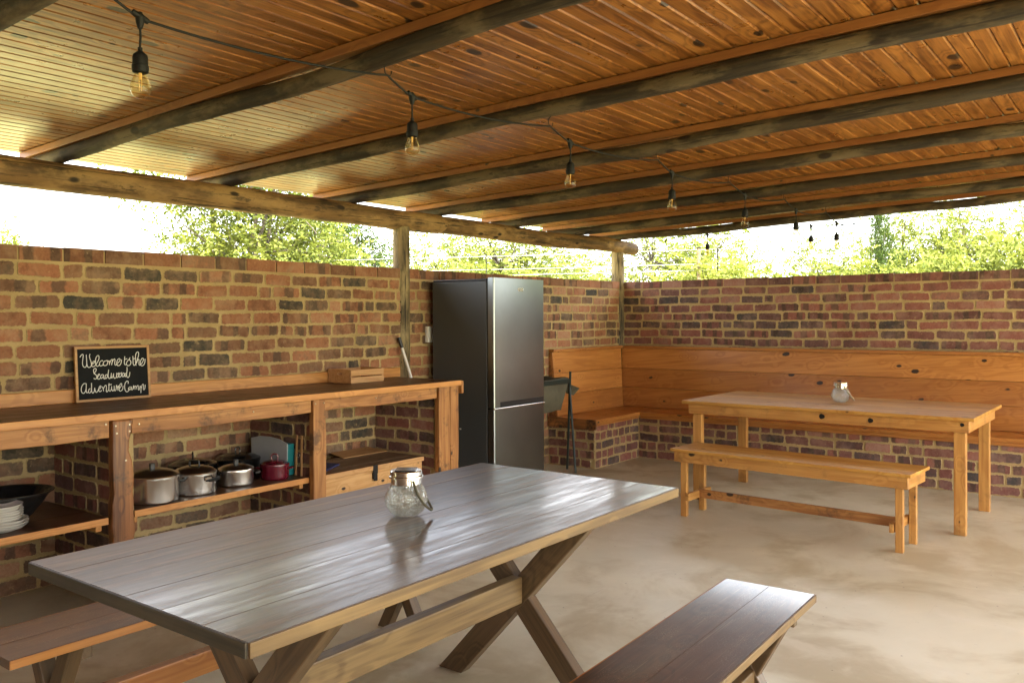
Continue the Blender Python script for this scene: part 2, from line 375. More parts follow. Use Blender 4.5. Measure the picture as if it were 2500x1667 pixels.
def thing(name, label, cat, loc=(0, 0, 0), rz=0, group=None):
    o = bpy.data.objects.new(name, None); COL.objects.link(o); o.empty_display_size = .1
    o.location = loc; o.rotation_euler = (0, 0, rz); o['label'] = label; o['category'] = cat
    if group: o['group'] = group
    return o
def tag(o, label, cat, group=None, kind=None):
    if label: o['label'] = label
    if cat: o['category'] = cat
    if group: o['group'] = group
    if kind: o['kind'] = kind
    return o
def PM(parent): 
    return Matrix.Translation(parent.location) @ parent.rotation_euler.to_matrix().to_4x4() if parent else Matrix()
def frame_from(p0, p1, up=(0, 0, 1)):
    p0 = Vector(p0); p1 = Vector(p1); x = (p1 - p0).normalized(); up = Vector(up)
    y = up.cross(x).normalized(); z = x.cross(y)
    m = Matrix((x, y, z)).transposed().to_4x4(); m.translation = (p0 + p1) / 2
    return m, (p1 - p0).length
def beam(name, p0, p1, w, h, mat, parent=None, up=(0, 0, 1), bevel=.004, wav=None, world=True, gseed=None):
    """lumber with its grain along its own X; w across, h along 'up'. wav=(amp_bottom, amp_sides)"""
    m, L = frame_from(p0, p1, up)
    mb = MB(); n = max(2, int(L / .05)) if wav else 1
    ab, asd = wav if wav else (0, 0); sd = rnd.random() * 50
    vs = []
    for i in range(n + 1):
        x = -L / 2 + L * i / n
        jb = ab * mnoise.noise(Vector((x * 2.6 + sd, 0, 0))) * 1.6 + ab * .5 * mnoise.noise(Vector((x * 9 + sd, 3, 0)))
        js = asd * mnoise.noise(Vector((x * 5 + sd, 7, 0))) * 1.6 + asd * .6 * mnoise.noise(Vector((x * 14 + sd, 9, 0)))
        js2 = asd * mnoise.noise(Vector((x * 5 + sd, 17, 0))) * 1.6 + asd * .6 * mnoise.noise(Vector((x * 13 + sd, 19, 0)))
        vs += [(x, -w / 2 - js, -h / 2 + jb), (x, w / 2 + js2, -h / 2 + jb), (x, w / 2 + js2, h / 2), (x, -w / 2 - js, h / 2)]
    fs = [(3, 2, 1, 0), (4 * n, 4 * n + 1, 4 * n + 2, 4 * n + 3)]
    for i in range(n):
        for j in range(4): fs.append((4 * i + j, 4 * i + (j + 1) % 4, 4 * i + 4 + (j + 1) % 4, 4 * i + 4 + j))
    at = {}
    if gseed is not None:
        at['gc'] = [(v[0] + gseed, v[1] + gseed * 3, v[2] + gseed * 7) for v in vs]; at['gcr'] = [rnd.random()] * len(vs)
    mb.add(vs, fs, 0, **at)
    o = mb.build(name, mat, parent, bevel=bevel)
    o.matrix_local = (PM(parent).inverted() @ m) if (parent and world) else m
    return o
def pole(name, p0, p1, r, mat, parent=None, wob=.06, n=20, r2=None, taper_end=True, bend=.006):
    m, L = frame_from(p0, p1) if abs((Vector(p1) - Vector(p0)).normalized().z) < .9 else frame_from(p0, p1, (1, 0, 0))
    mb = MB(); k = max(8, int(L / .06)); sd = rnd.random() * 99; r2 = r2 or r; vs = []
    for i in range(k + 1):
        x = -L / 2 + L * i / k; t = i / k
        base = r + (r2 - r) * t
        if taper_end and (i == 0 or i == k): base *= .86; 
        oy = bend * mnoise.noise(Vector((x * .9 + sd, 1, 2))) * 2; oz = bend * mnoise.noise(Vector((x * .9 + sd, 5, 9))) * 2
        kn = max(0, mnoise.noise(Vector((x * 3.1 + sd, 30, 2)))) * .08
        for j in range(n):
            a = 2 * math.pi * j / n
            q = base * (1 + wob * mnoise.noise(Vector((x * 2 + sd, math.cos(a) * 1.5, math.sin(a) * 1.5))) + kn + wob * .5 * mnoise.noise(Vector((x * 9 + sd, math.cos(a) * 3, math.sin(a) * 3))))
            vs.append((x, oy + q * math.cos(a), oz + q * math.sin(a)))
    if taper_end:
        e = .02
        for j in range(n):
            pass
    fs = [(i * n + j, i * n + (j + 1) % n, (i + 1) * n + (j + 1) % n, (i + 1) * n + j) for i in range(k) for j in range(n)]
    fs += [tuple(range(n - 1, -1, -1)), tuple(range(k * n, (k + 1) * n))]
    mb.add(vs, fs); o = mb.build(name, mat, parent, smooth=True, ang=50)
    o.matrix_local = (PM(parent).inverted() @ m) if parent else m
    return o
def planks(mb, x0, x1, y0, y1, z0, z1, n, along='X', gap=.0012, mi=0, jit=0.0):
    """n boards side by side filling the rectangle, grain along X or Y"""
    for i in range(n):
        s = rnd.random() * 40; zz = z1 - rnd.random() * jit
        if along == 'X':
            a = y0 + (y1 - y0) * i / n; b = y0 + (y1 - y0) * (i + 1) / n
            mb.box(x0, a + gap / 2, z0, x1, b - gap / 2, zz, mi, (s, s * 2, s * 3, rnd.random()))
        else:
            a = x0 + (x1 - x0) * i / n; b = x0 + (x1 - x0) * (i + 1) / n
            o = len(mb.v); mb.box(a + gap / 2, y0, z0, b - gap / 2, y1, zz, mi, (s, s * 2, s * 3, rnd.random()))
            for k in range(o, len(mb.v)):
                g = mb.a['gc'][k]; mb.a['gc'][k] = (g[1], g[0], g[2])

# ------------------------------------------------------------------ brickwork
CH = .0867
def brick_face(mb, O, U_, N_, L, z0, z1, course0=0.0, prot=.005, blen=.226, joint=.0115, seed=1, mi=0, skip_top=0.0, header_rate=.11, wcell=0):
    """separate bricks standing proud of the mortar on the plane O + u*U_, outward normal N_"""
    rg = random.Random(seed); U_ = Vector(U_); N_ = Vector(N_); O = Vector(O); row = 0
    z = z0
    while z < z1 - .02:
        zt = min(z + CH, z1); h = zt - z - joint; off = (row % 2) * (blen + joint) / 2 + rg.uniform(-.02, .02)
        x = -off
        while x < L:
            bl = blen if rg.random() > header_rate else blen * .47
            bl += rg.uniform(-.016, .010)
            a = max(x, 0.0); b = min(x + bl, L)
            if b - a > .03 and h > .02:
                sd = rg.random() * 100; jt = rg.uniform(-.004, .004); tilt = rg.uniform(-.005, .005)
                w2 = (b - a) / 2; h2 = h / 2 + rg.uniform(-.0025, .003); cx = (a + b) / 2; cz = (z + zt) / 2 + jt
                per = []; cr = rg.uniform(.006, .016)
                pts = []
                nx, nz = 13, 5
                for i in range(nx): pts.append((-w2 + 2 * w2 * (i + .5) / nx, -h2))
                for i in range(nz): pts.append((w2, -h2 + 2 * h2 * (i + .5) / nz))
                for i in range(nx): pts.append((w2 - 2 * w2 * (i + .5) / nx, h2))
                for i in range(nz): pts.append((-w2, h2 - 2 * h2 * (i + .5) / nz))
                p = prot * rg.uniform(.5, 1.3); vs = []; uvs = []; egs = []
                for ring, (ins, q, ev) in enumerate(((0, -.004, 0), (.0012, p * .6, 0), (.0045, p, .45), (.012, p, 1.0))):
                    for (px, pz) in pts:
                        am = rg.uniform(.0005, .0014) if ring < 1 else 0
                        wv = .0036 * mnoise.noise(Vector((px * 34 + sd, pz * 34, sd))) + .0030 * mnoise.noise(Vector((px * 150 + sd, pz * 150, 2)))
                        kx = 1 - (ins + wv * 1.2) / w2; kz = 1 - (ins + wv * 1.2) / h2
                        # rounded corners
                        fx = abs(px) / w2; fz = abs(pz) / h2
                        c = 1 - .035 * max(0, fx - .86) * max(0, fz - .5) * 12 * (cr / .012)
                        X = px * kx * (1 if fx < .9 else c); Zz = pz * kz * c + tilt * px / w2
                        P_ = O + U_ * (cx + X) + Vector((0, 0, cz + Zz)) + N_ * q
                        vs.append(P_); uvs.append((X + w2 + sd, Zz + h2, sd)); egs.append(ev)
                n = len(pts)
                fs = [(r * n + i, r * n + (i + 1) % n, (r + 1) * n + (i + 1) % n, (r + 1) * n + i) for r in range(3) for i in range(n)]
                fs.append(tuple(range(3 * n, 4 * n)))
                col = (rg.random(), rg.random(), rg.random())
                mb.add(vs, fs, mi, rnd=[col] * len(vs), buv=uvs, eg=egs)
            x += bl + joint
        z += CH; row += 1

def brick_wall(name, label, O, U_, N_, L, z1, thick, mat, seed, faces_extra=(), group=None):
    t = thing(name, label, 'brick wall', O, 0, group)
    U3 = Vector(U_); N3 = Vector(N_)
    core = MB()
    a = Vector((0, 0, 0)); b = U3 * L - N3 * thick
    xs = sorted((a.x, b.x)); ys = sorted((a.y, b.y))
    core.box(xs[0], ys[0], 0, xs[1], ys[1], z1 - .078)
    core.build('mortar', 'mortar', t)
    mb = MB(); brick_face(mb, (0, 0, 0), U_, N_, L, 0, z1 - CH, seed=seed)
    # outer face too
    brick_face(mb, tuple(-N3 * thick), U_, tuple(-N3), L, 0, z1 - CH, seed=seed + 50)
    # top course: whole bricks
    rg = random.Random(seed + 9); x = 0.02
    while x < L:
        bl = .222 + rg.uniform(-.006, .006); e = min(x + bl, L)
        if e - x > .03:
            o = U3 * x + N3 * (.004 + rg.uniform(-.002, .003)); q = U3 * e - N3 * (thick + .003)
            X0, X1 = sorted((o.x, q.x)); Y0, Y1 = sorted((o.y, q.y)); zt = z1 + rg.uniform(-.006, .002)
            k = len(mb.v); mb.box(X0, Y0, z1 - .0785, X1, Y1, zt)
            col = (rg.uniform(.25, 1), rg.random(), rg.random()); sd = rg.random() * 100
            mb.a['rnd'].update({k + i: col for i in range(8)}); mb.a['eg'].update({k + i: 1.0 for i in range(8)})
            mb.a['buv'].update({k + i: (abs(Vector(mb.v[k + i]).dot(U3)) - x + sd, mb.v[k + i][2], sd) for i in range(8)})
        x += bl + .012
    bo = mb.build('bricks', mat, t)
    top = MB(); top.box(xs[0] + .001, ys[0] + .004, z1 - .078, xs[1] - .001, ys[1] - .004, z1 - .012); top.build('top_mortar', 'mortar', t)
    return t

HW = 1.82
brick_wall('brick_wall', 'long red stock brick wall behind the shelf counter and fridge', (-9.6, 0, 0), (1, 0, 0), (0, -1, 0), 9.6, HW, .22, 'brickL', 11)
brick_wall('brick_wall', 'purplish brick wall behind the long built-in backrest and far table', (0, .22, 0), (0, -1, 0), (-1, 0, 0), 6.6, HW, .22, 'brickR', 23)

brick_wall('brick_wall', 'tall unseen brick end wall added behind the camera to cut light', (-9.9, -7.8, 0), (0, 1, 0), (1, 0, 0), 7.8, 2.38, .2, 'brickR', 37)  # out of view; added to keep light from entering at that end

# ------------------------------------------------------------------ floor, ground
mb = MB(); mb.box(-10.2, -8.6, -.12, .222, .222, 0); fl = mb.build('floor', 'floor'); tag(fl, 'polished beige concrete floor with brown stains', None, None, 'structure')
mb = MB(); S = 300; mb.add([(-S, -S, -.06), (S, -S, -.06), (S, S, -.06), (-S, S, -.06)], [(0, 1, 2, 3)]); g = mb.build('ground', 'ground'); tag(g, 'dry grassy ground outside the shelter', None, None, 'structure')

# ------------------------------------------------------------------ roof
ZB = 2.28; SL = .03
def zj(y): return ZB - SL * y
XJ = [-9.24, -8.2, -7.16, -6.09, -5.04, -3.97, -2.96, -1.92, -.90, .03]
roof = thing('timber_roof', 'low timber roof with knotty pine ceiling boards on round pole rafters', 'roof', (0, 0, 0))
RJ = .0375; BH = .038
mb = MB(); y = .45; BW = .0755; zc0 = ZB + 2 * RJ + BH
while y > -8.0:
    a = y - BW
    for (xa, xb) in (( -9.8, .36),):
        s_ = rnd.random() * 60; r_ = rnd.random(); v = .0045
        prof = [(y - .0006, .012), (y - .0006, .0), (y - v, -v * .0 - .0), (a + v, 0), (a + .0006, .0), (a + .0006, .012)]
        # board section: flat face with V-grooved edges
        sec = [(y - .0008, .022), (y - .0010, .007), (y - .0068, 0.0), (a + .0068, 0.0), (a + .0010, .007), (a + .0008, .022)]
        vs = []
        for X in (xa, xb):
            for (yy, dz) in sec: vs.append((X, yy, zc0 - SL * yy + dz))
        n = len(sec); fs = [(i, (i + 1) % n, n + (i + 1) % n, n + i) for i in range(n)] + [tuple(range(n)), tuple(range(2 * n - 1, n - 1, -1))]
        mb.add(vs, fs, 0, gc=[(p[0] + s_, p[1] + s_ * 2, p[2] + s_ * 3) for p in vs], gcr=[r_] * len(vs))
    y = a
mb.build('ceiling_boards', 'ceil', roof)
mb = MB(); n = 130; vs = []
for i in range(n + 1):
    X = -9.95 + 10.45 * i / n; dz = .012 * math.sin(i * 1.7)
    for yy in (.52, -8.08): vs.append((X, yy, zc0 - SL * yy + .055 + dz))
fs = [(2 * i, 2 * i + 2, 2 * i + 3, 2 * i + 1) for i in range(n)]
mb.add(vs, fs); o = mb.build('roof_sheet', 'tin', roof)
sm = o.modifiers.new('thick', 'SOLIDIFY'); sm.thickness = .004
for i, x in enumerate(XJ):
    p = pole('rafter_pole', (x, .38, zj(.38) + RJ), (x, -7.95, zj(-7.95) + RJ), RJ * 1.03, 'pole', roof, wob=.13, bend=.012)
    bt = beam('batten', (x - .012, .43, zj(.43) + 2 * RJ + BH / 2 - .003), (x - .012, -8.0, zj(-8.0) + 2 * RJ + BH / 2 - .003), .044, BH - .001, 'batten', roof, bevel=.002)
    if -7.3 < x < 0:
        mb = MB(); pts = [(0, 0, .02), (0, 0, 0), (-.016, 0, -.014), (-.012, 0, -.036), (.004, 0, -.045), (.018, 0, -.038), (.022, 0, -.022)]
        mb.tube([(x - .005 + q[0], -2.5 + q[1], zj(-2.5) + q[2]) for q in pts], .0022, 6); mb.build('cable_hook', 'iron', roof, smooth=True)

# ring beam log and posts
lg = pole('ring_beam_log', (-9.7, .03, 2.2), (-2.97, .03, 2.208), .079, 'log', None, wob=.06, bend=.012, n=28)
tag(lg, 'long debarked round log beam over the brick wall left of the middle post', 'log beam')
lg2 = pole('ring_beam_log', (-3.6, .045, 2.205), (.335, .03, 2.208), .074, 'log', None, wob=.07, bend=.012, n=28)
tag(lg2, 'shorter round log beam ending past the corner post with a cut rounded end', 'log beam')
lg2.location.x += 0.0
def resize(o, p0, p1, up=(0, 0, 1)): pass
pm = pole('timber_post', (-3.445, .035, 0), (-3.445, .035, 2.15), .066, 'post', None, wob=.08, taper_end=False)
tag(pm, 'weathered round post half sunk in the brick wall left of the fridge', 'post')
pc = pole('timber_post', (-.026, .04, 0), (-.026, .04, 2.15), .068, 'post', None, wob=.08, taper_end=False)
tag(pc, 'grey weathered post standing in the corner where the two walls meet', 'post')

# ------------------------------------------------------------------ counter
ct = thing('shelf_counter', 'long varnished timber counter with brick partitions and open shelves along the wall', 'counter', (-6, 0, 0))
def loc(o): return o
CX = -6
def lb(x): return x - CX
mb = MB(); planks(mb, lb(-8.7), lb(-3.575), -.69, -.004, .9355, .972, 5, 'X', .0015, 0)
cto = mb.build('countertop', 'countertop', ct, bevel=.003)
beam('front_edge', (-8.7, -.6935, .9535), (-3.573, -.6935, .9535), .006, .037, 'counter', ct, bevel=.002, wav=(.002, 0))
beam('back_splash', (-8.7, -.017, 1.0085), (-3.53, -.017, 1.0085), .03, .072, 'counter', ct)
beam('end_board', (-3.562, -.70, .921), (-3.562, -.02, .921), .022, .095, 'rail', ct, wav=(.006, .003), bevel=.006)
for a, b, zz in ((-8.7, -6.181, .845), (-6.066, -4.935, .853), (-4.825, -3.805, .857)):
    beam('rail', (a, -.645, (zz + .933) / 2), (b, -.645, (zz + .933) / 2), .034, .933 - zz, 'rail', ct, wav=(.010, .001), bevel=.003)
beam('post', (-6.123, -.655, .0), (-6.123, -.655, .933), .104, .055, 'stump', ct, up=(0, -1, 0), wav=(.006, .017), bevel=.010)
beam('post', (-4.88, -.655, .0), (-4.88, -.655, .933), .098, .042, 'rail', ct, up=(0, -1, 0), wav=(.001, .003))
beam('post', (-3.738, -.655, .0), (-3.738, -.655, .933), .118, .042, 'rail', ct, up=(0, -1, 0), wav=(.001, .004))
beam('post', (-3.628, -.652, .0), (-3.628, -.652, .933), .09, .046, 'rail', ct, up=(0, -1, 0), wav=(.001, .005))
beam('post', (-7.4, -.655, .0), (-7.4, -.655, .933), .10, .05, 'rail', ct, up=(0, -1, 0), wav=(.002, .006))
# shelves
for nm, a, b, yf in (('shelf', -7.35, -6.19, -.66), ('shelf', -6.035, -4.925, -.62)):
    mb = MB(); planks(mb, lb(a), lb(b), yf, -.008, .4265, .46, 3, 'X', .0015); so = mb.build(nm, 'countertop', ct, bevel=.002)
    beam('shelf_edge', (a, yf - .004, .443), (b, yf - .004, .443), .007, .034, 'counter', ct, bevel=.002)
    for xx in (a + .02, b - .03): beam('shelf_bracket', (xx, yf + .03, .408), (xx, -.02, .408), .03, .034, 'counter', ct)
for k, (xa, xb) in enumerate(((-7.45, -7.35), (-6.14, -6.035), (-4.895, -4.79), (-3.772, -3.62))):
    mb = MB(); mb.box(lb(xa), -.615, 0, lb(xb), -.006, .93); mb.build('partition_mortar', 'mortar', ct)
    mb = MB(); brick_face(mb, (lb(xa), -.006, 0), (0, -1, 0), (-1, 0, 0), .608, 0, .93, seed=70 + k, header_rate=.3)
    mb.build('partition_bricks', 'brickR', ct); mb = MB()
    brick_face(mb, (lb(xb), -.006, 0), (0, -1, 0), (1, 0, 0), .608, 0, .93, seed=80 + k, header_rate=.3)
    mb.build('partition_bricks', 'brickR', ct)
# screws on the timber
mb = MB()
for x, z, yy in ((-6.16, .905, -.682), (-6.09, .905, -.682), (-6.09, .872, -.682), (-6.155, .868, -.682), (-6.2, .915, -.664), (-6.11, .73, -.682), (-4.915, .91, -.678), (-4.85, .91, -.678), (-4.4, .905, -.664), (-3.82, .915, -.664), (-5.35, .9, -.664), (-6.03, .9, -.664)):
    for rr, dz in ((.0042, 0),):
        m4 = Matrix.Translation((lb(x), yy, z)) @ Matrix.Rotation(R(90), 4, 'X')
        pol = [(rr * math.cos(t * math.pi / 5), rr * math.sin(t * math.pi / 5)) for t in range(10)]
        mb.prism(pol, -.004, .003, 0, m4)
mb.build('screw_heads', 'screw', ct)['kind'] = 'stuff'

# ------------------------------------------------------------------ built-in corner bench
bn = thing('corner_bench', 'built-in corner bench of brick plinths with varnished pine seat and tall leaning backrest', 'bench', (0, 0, 0))
PX, PY, XE = -.607, -.531, -1.459
mb = MB(); mb.box(XE, PY, 0, -.004, -.006, .425); mb.box(PX, -6.2, 0, -.006, PY - .0005, .4215); mb.build('plinth_mortar', 'mortar', bn)
mb = MB()
brick_face(mb, (XE, -.006, 0), (0, -1, 0), (-1, 0, 0), .525, 0, .40, seed=91, header_rate=.45)
brick_face(mb, (XE, PY, 0), (1, 0, 0), (0, -1, 0), .85, 0, .425, seed=92, header_rate=.6)
brick_face(mb, (PX, PY, 0), (0, -1, 0), (-1, 0, 0), 5.6, 0, .42, seed=93, header_rate=.4)
mb.build('plinth_bricks', 'brickR', bn)
mb = MB(); planks(mb, XE - .012, -.60, PY - .03, -.01, .432, .465, 3, 'X', .0015); mb.build('seat', 'pineb', bn, bevel=.003)
mb = MB(); planks(mb, PX - .03, -.01, -6.2, PY - .032, .4315, .464, 3, 'Y', .0015); mb.build('seat', 'pineb', bn, bevel=.003)
mb = MB(); planks(mb, -.598, -.01, PY - .03, -.01, .432, .465, 3, 'X', .0015); mb.build('seat', 'pineb', bn)
beam('seat_fascia', (XE - .024, PY - .032, .418), (XE - .024, -.02, .418), .022, .094, 'stump', bn, wav=(.006, .002))
beam('seat_rail', (XE, PY - .012, .417), (PX - .03, PY - .012, .417), .02, .03, 'pine', bn)
beam('seat_rail', (PX - .012, PY - .03, .416), (PX - .012, -6.2, .416), .02, .031, 'pine', bn)
def back_panel(p_bot0, p_bot1, p_top0, p_top1, n, name='backrest'):
    """leaning boards between a bottom line and a top line; thickness to the wall side"""
    mb = MB(); b0, b1, t0, t1 = map(Vector, (p_bot0, p_bot1, p_top0, p_top1))
    ax = (b1 - b0).normalized(); upv = (t0 - b0); nrm = ax.cross(upv.normalized()).normalized()
    if nrm.x + nrm.y > 0: nrm = -nrm
    hs = [0, .33, .66, 1.0]
    for i in range(n):
        f0, f1 = hs[i], hs[i + 1]; s_ = rnd.random() * 40; r_ = rnd.random(); g_ = .0012
        lo0, lo1 = b0.lerp(t0, f0), b1.lerp(t1, f0); hi0, hi1 = b0.lerp(t0, f1), b1.lerp(t1, f1)
        u = (hi0 - lo0).normalized() * g_
        c = [lo0 + u, lo1 + u, hi1 - u, hi0 - u]; jit = rnd.uniform(0, .0015)
        vs = [p + nrm * jit for p in c] + [p - nrm * .022 for p in c]
        gcs = [((p - b0).dot(ax) + s_, (p - b0).dot(upv.normalized()) + s_ * 2, (p - b0).dot(nrm) + s_ * 3) for p in vs]
        mb.add(vs, [(0, 1, 2, 3), (7, 6, 5, 4), (0, 4, 5, 1), (1, 5, 6, 2), (2, 6, 7, 3), (3, 7, 4, 0)], 0, gc=gcs, gcr=[r_] * 8)
    return mb.build(name, 'pineb', bn, bevel=.002)
back_panel((XE, -.115, .466), (-.19, -.115, .466), (XE, -.050, 1.088), (-.12, -.05, 1.088), 3)
back_panel((-.185, -.10, .466), (-.185, -6.2, .466), (-.085, -.04, 1.086), (-.085, -6.2, 1.086), 3)
beam('backrest_cap', (XE, -.038, 1.1035), (-.11, -.038, 1.1035), .06, .029, 'pine', bn)
beam('backrest_cap', (-.072, -.07, 1.1025), (-.072, -6.2, 1.1025), .06, .031, 'pine', bn)
mb = MB(); m4 = Matrix(((0, 0, 1, 0), (1, 0, 0, 0), (0, 1, 0, 0), (0, 0, 0, 1)))
mb.prism([(-.008, .466), (-.098, .466), (-.034, 1.085), (-.008, 1.085)], XE + .002, XE + .028, 0, m4); mb.build('end_panel', 'stump', bn)

# ------------------------------------------------------------------ far golden table and bench
def xform(o, T): pass
ft = thing('farm_table', 'tall golden pine table beside the built-in bench with one straight apron', 'table', (-1.68, -2.81, 0), R(-1.0))
HX, HY = .535, 1.02
mb = MB(); planks(mb, -HX, HX, -HY, HY, .752, .775, 5, 'Y', .001); mb.build('tabletop', 'tabletop', ft, bevel=.001)
def W(th, p): return PM(th) @ Vector(p)
def lbm(name, th, p0, p1, w, h, mat, **kw): return beam(name, W(th, p0), W(th, p1), w, h, mat, th, up=kw.pop('up', (0, 0, 1)), **kw)
IX, IY = .475, .985
lbm('apron', ft, (-IX, -IY, .7115), (-IX, IY, .7115), .024, .079, 'golden'); lbm('apron', ft, (IX, -IY, .7115), (IX, IY, .7115), .024, .079, 'golden')
lbm('apron', ft, (-IX + .012, -IY + .012, .7115), (IX - .012, -IY + .012, .7115), .024, .078, 'golden'); lbm('apron', ft, (-IX + .012, IY - .012, .7115), (IX - .012, IY - .012, .7115), .024, .078, 'golden')
for sx in (-1, 1):
    for sy in (-1, 1):
        lbm('leg', ft, (sx * (IX - .04), sy * (IY - .06), 0), (sx * (IX - .04), sy * (IY - .06), .751), .052, .072, 'golden', up=(0, 1, 0), wav=(0, .001))
# big dark knots on the front apron
for (yy, zz, r_) in ((-.05, .718, .019), (-.38, .712, .017), (-.945, .724, .012)):
    mb = MB(); m4 = Matrix.Translation((-IX - .0125, yy, zz)) @ Matrix.Rotation(R(-90), 4, 'Y')
    mb.prism([(r_ * (1 + .12 * math.sin(3 * t)) * math.cos(t), r_ * 1.05 * math.sin(t)) for t in [k * math.pi / 8 for k in range(16)]], -.001, .0012, 0, m4)
    mb.build('apron_knot', 'iron', ft)

fb = thing('farm_bench', 'golden pine bench with a low stretcher standing before the far table', 'bench', (-2.617, -2.785, 0), R(-4.3))
HX, HY = .195, .815
mb = MB(); planks(mb, -HX, HX, -HY, HY, .466, .486, 2, 'Y', .001); mb.build('seat', 'tabletop', fb, bevel=.001)
IX, IY = .165, .795
for sx in (-1, 1): lbm('apron', fb, (sx * IX, -IY, .428), (sx * IX, IY, .428), .022, .074, 'golden')
for sy in (-1, 1): lbm('apron', fb, (-IX + .011, sy * (IY - .011), .428), (IX - .011, sy * (IY - .011), .428), .022, .073, 'golden')
for sx in (-1, 1):
    for sy in (-1, 1):
        lbm('leg', fb, (sx * (IX - .034), sy * (IY - .06), 0), (sx * (IX - .034), sy * (IY - .06), .465), .04, .045, 'golden', up=(0, 1, 0), wav=(0, .001))
for sy in (-1, 1): lbm('leg_brace', fb, (-IX + .0, sy * (IY - .10), .145), (IX - .0, sy * (IY - .10), .145), .026, .055, 'golden')
lbm('stretcher', fb, (0, -IY + .10, .150), (0, IY - .10, .150), .024, .062, 'rail')

# ------------------------------------------------------------------ near dark trestle table
def ycross(th, x, yc, half, top, w, t, sgn, mat, name='leg', foot=.42):
    """one arm of an X frame in the plane x = const"""
    p0 = W(th, (x, yc + sgn * half, 0)); p1 = W(th, (x, yc - sgn * half, top))
    m, L = frame_from(p0, p1, (1, 0, 0))
    # local: X along arm, Z = world x (thickness), Y = width; cut ends level
    ang = math.atan2(top, 2 * half); off = (w / 2) / math.tan(ang)
    mb = MB(); L2 = L / 2
    d = 1 if (m.to_3x3() @ Vector((0, 1, 0))).z > 0 else -1
    # level cut: points with higher local-y*d (higher z) start earlier
    a = [(-L2 - off * 1, d * w / 2), (-L2 + off * 1, -d * w / 2), (L2 + off, -d * w / 2), (L2 - off, d * w / 2)]
    mb.prism(a, -t / 2, t / 2)
    o = mb.build(name, mat, th, bevel=.004); o.matrix_local = PM(th).inverted() @ m
    return o
nt = thing('trestle_table', 'large dark worn plank table on crossed legs in the foreground', 'table', (-6.29, -2.79, 0))
TX, TY = .97, .482
mb = MB(); planks(mb, -TX, TX, -TY, TY - .0, .736, .77, 6, 'X', .0016, jit=.0006)
mb.build('tabletop', 'darktop', nt, bevel=.0009)
lbm('front_edge', nt, (-TX, -TY - .004, .753), (TX, -TY - .004, .753), .008, .033, 'edge', bevel=.002)
lbm('back_edge', nt, (-TX, TY + .004, .753), (TX, TY + .004, .753), .008, .033, 'edge', bevel=.002)
for xx in (-TX - .0035, TX + .0035): lbm('end_edge', nt, (xx, -TY, .753), (xx, TY, .753), .007, .033, 'shaded_edge', bevel=.002)
for xx in (-.60, .60):
    ycross(nt, xx, 0, .335, .735, .088, .056, 1, 'legolive'); ycross(nt, xx + (.0002), 0, .335, .734, .087, .05, -1, 'legolive')
lbm('stretcher', nt, (-.57, -.012, .395), (.57, -.012, .395), .05, .10, 'edge')

def x_bench(label, cx, cy, rz, Lh, wh):
    t = thing('trestle_bench', label, 'bench', (cx, cy, 0), rz, 'dark plank benches beside the trestle table')
    mb = MB(); planks(mb, -Lh, Lh, -wh, wh, .433, .46, 2, 'X', .0008); mb.build('seat', 'benchtop', t, bevel=.001)
    for s_ in (-1, 1): lbm('seat_edge', t, (-Lh, s_ * (wh + .003), .4465), (Lh, s_ * (wh + .003), .4465), .006, .026, 'edge' if s_ < 0 and cy < -3 else 'pine', bevel=.002)
    for xx in (-Lh + .19, Lh - .19):
        for sg in (-1, 1): ycross(t, xx + .0002 * sg, 0, .115, .43, .055, .05 - .001 * sg, sg, 'legolive')
        lbm('cross_cleat', t, (xx + .04, -wh + .02, .410), (xx + .04, wh - .02, .410), .035, .044, 'legolive')
    lbm('stretcher', t, (-Lh + .215, 0, .195), (Lh - .215, 0, .195), .045, .082, 'pine' if cy > -3 else 'edge')
    return t
x_bench('dark plank bench partly hidden under the left side of the trestle table', -6.29, -2.003, 0, .962, .148)
x_bench('dark plank bench with bright sky sheen at its end in front of the trestle table', -6.285, -3.662, R(1.6), .962, .160)

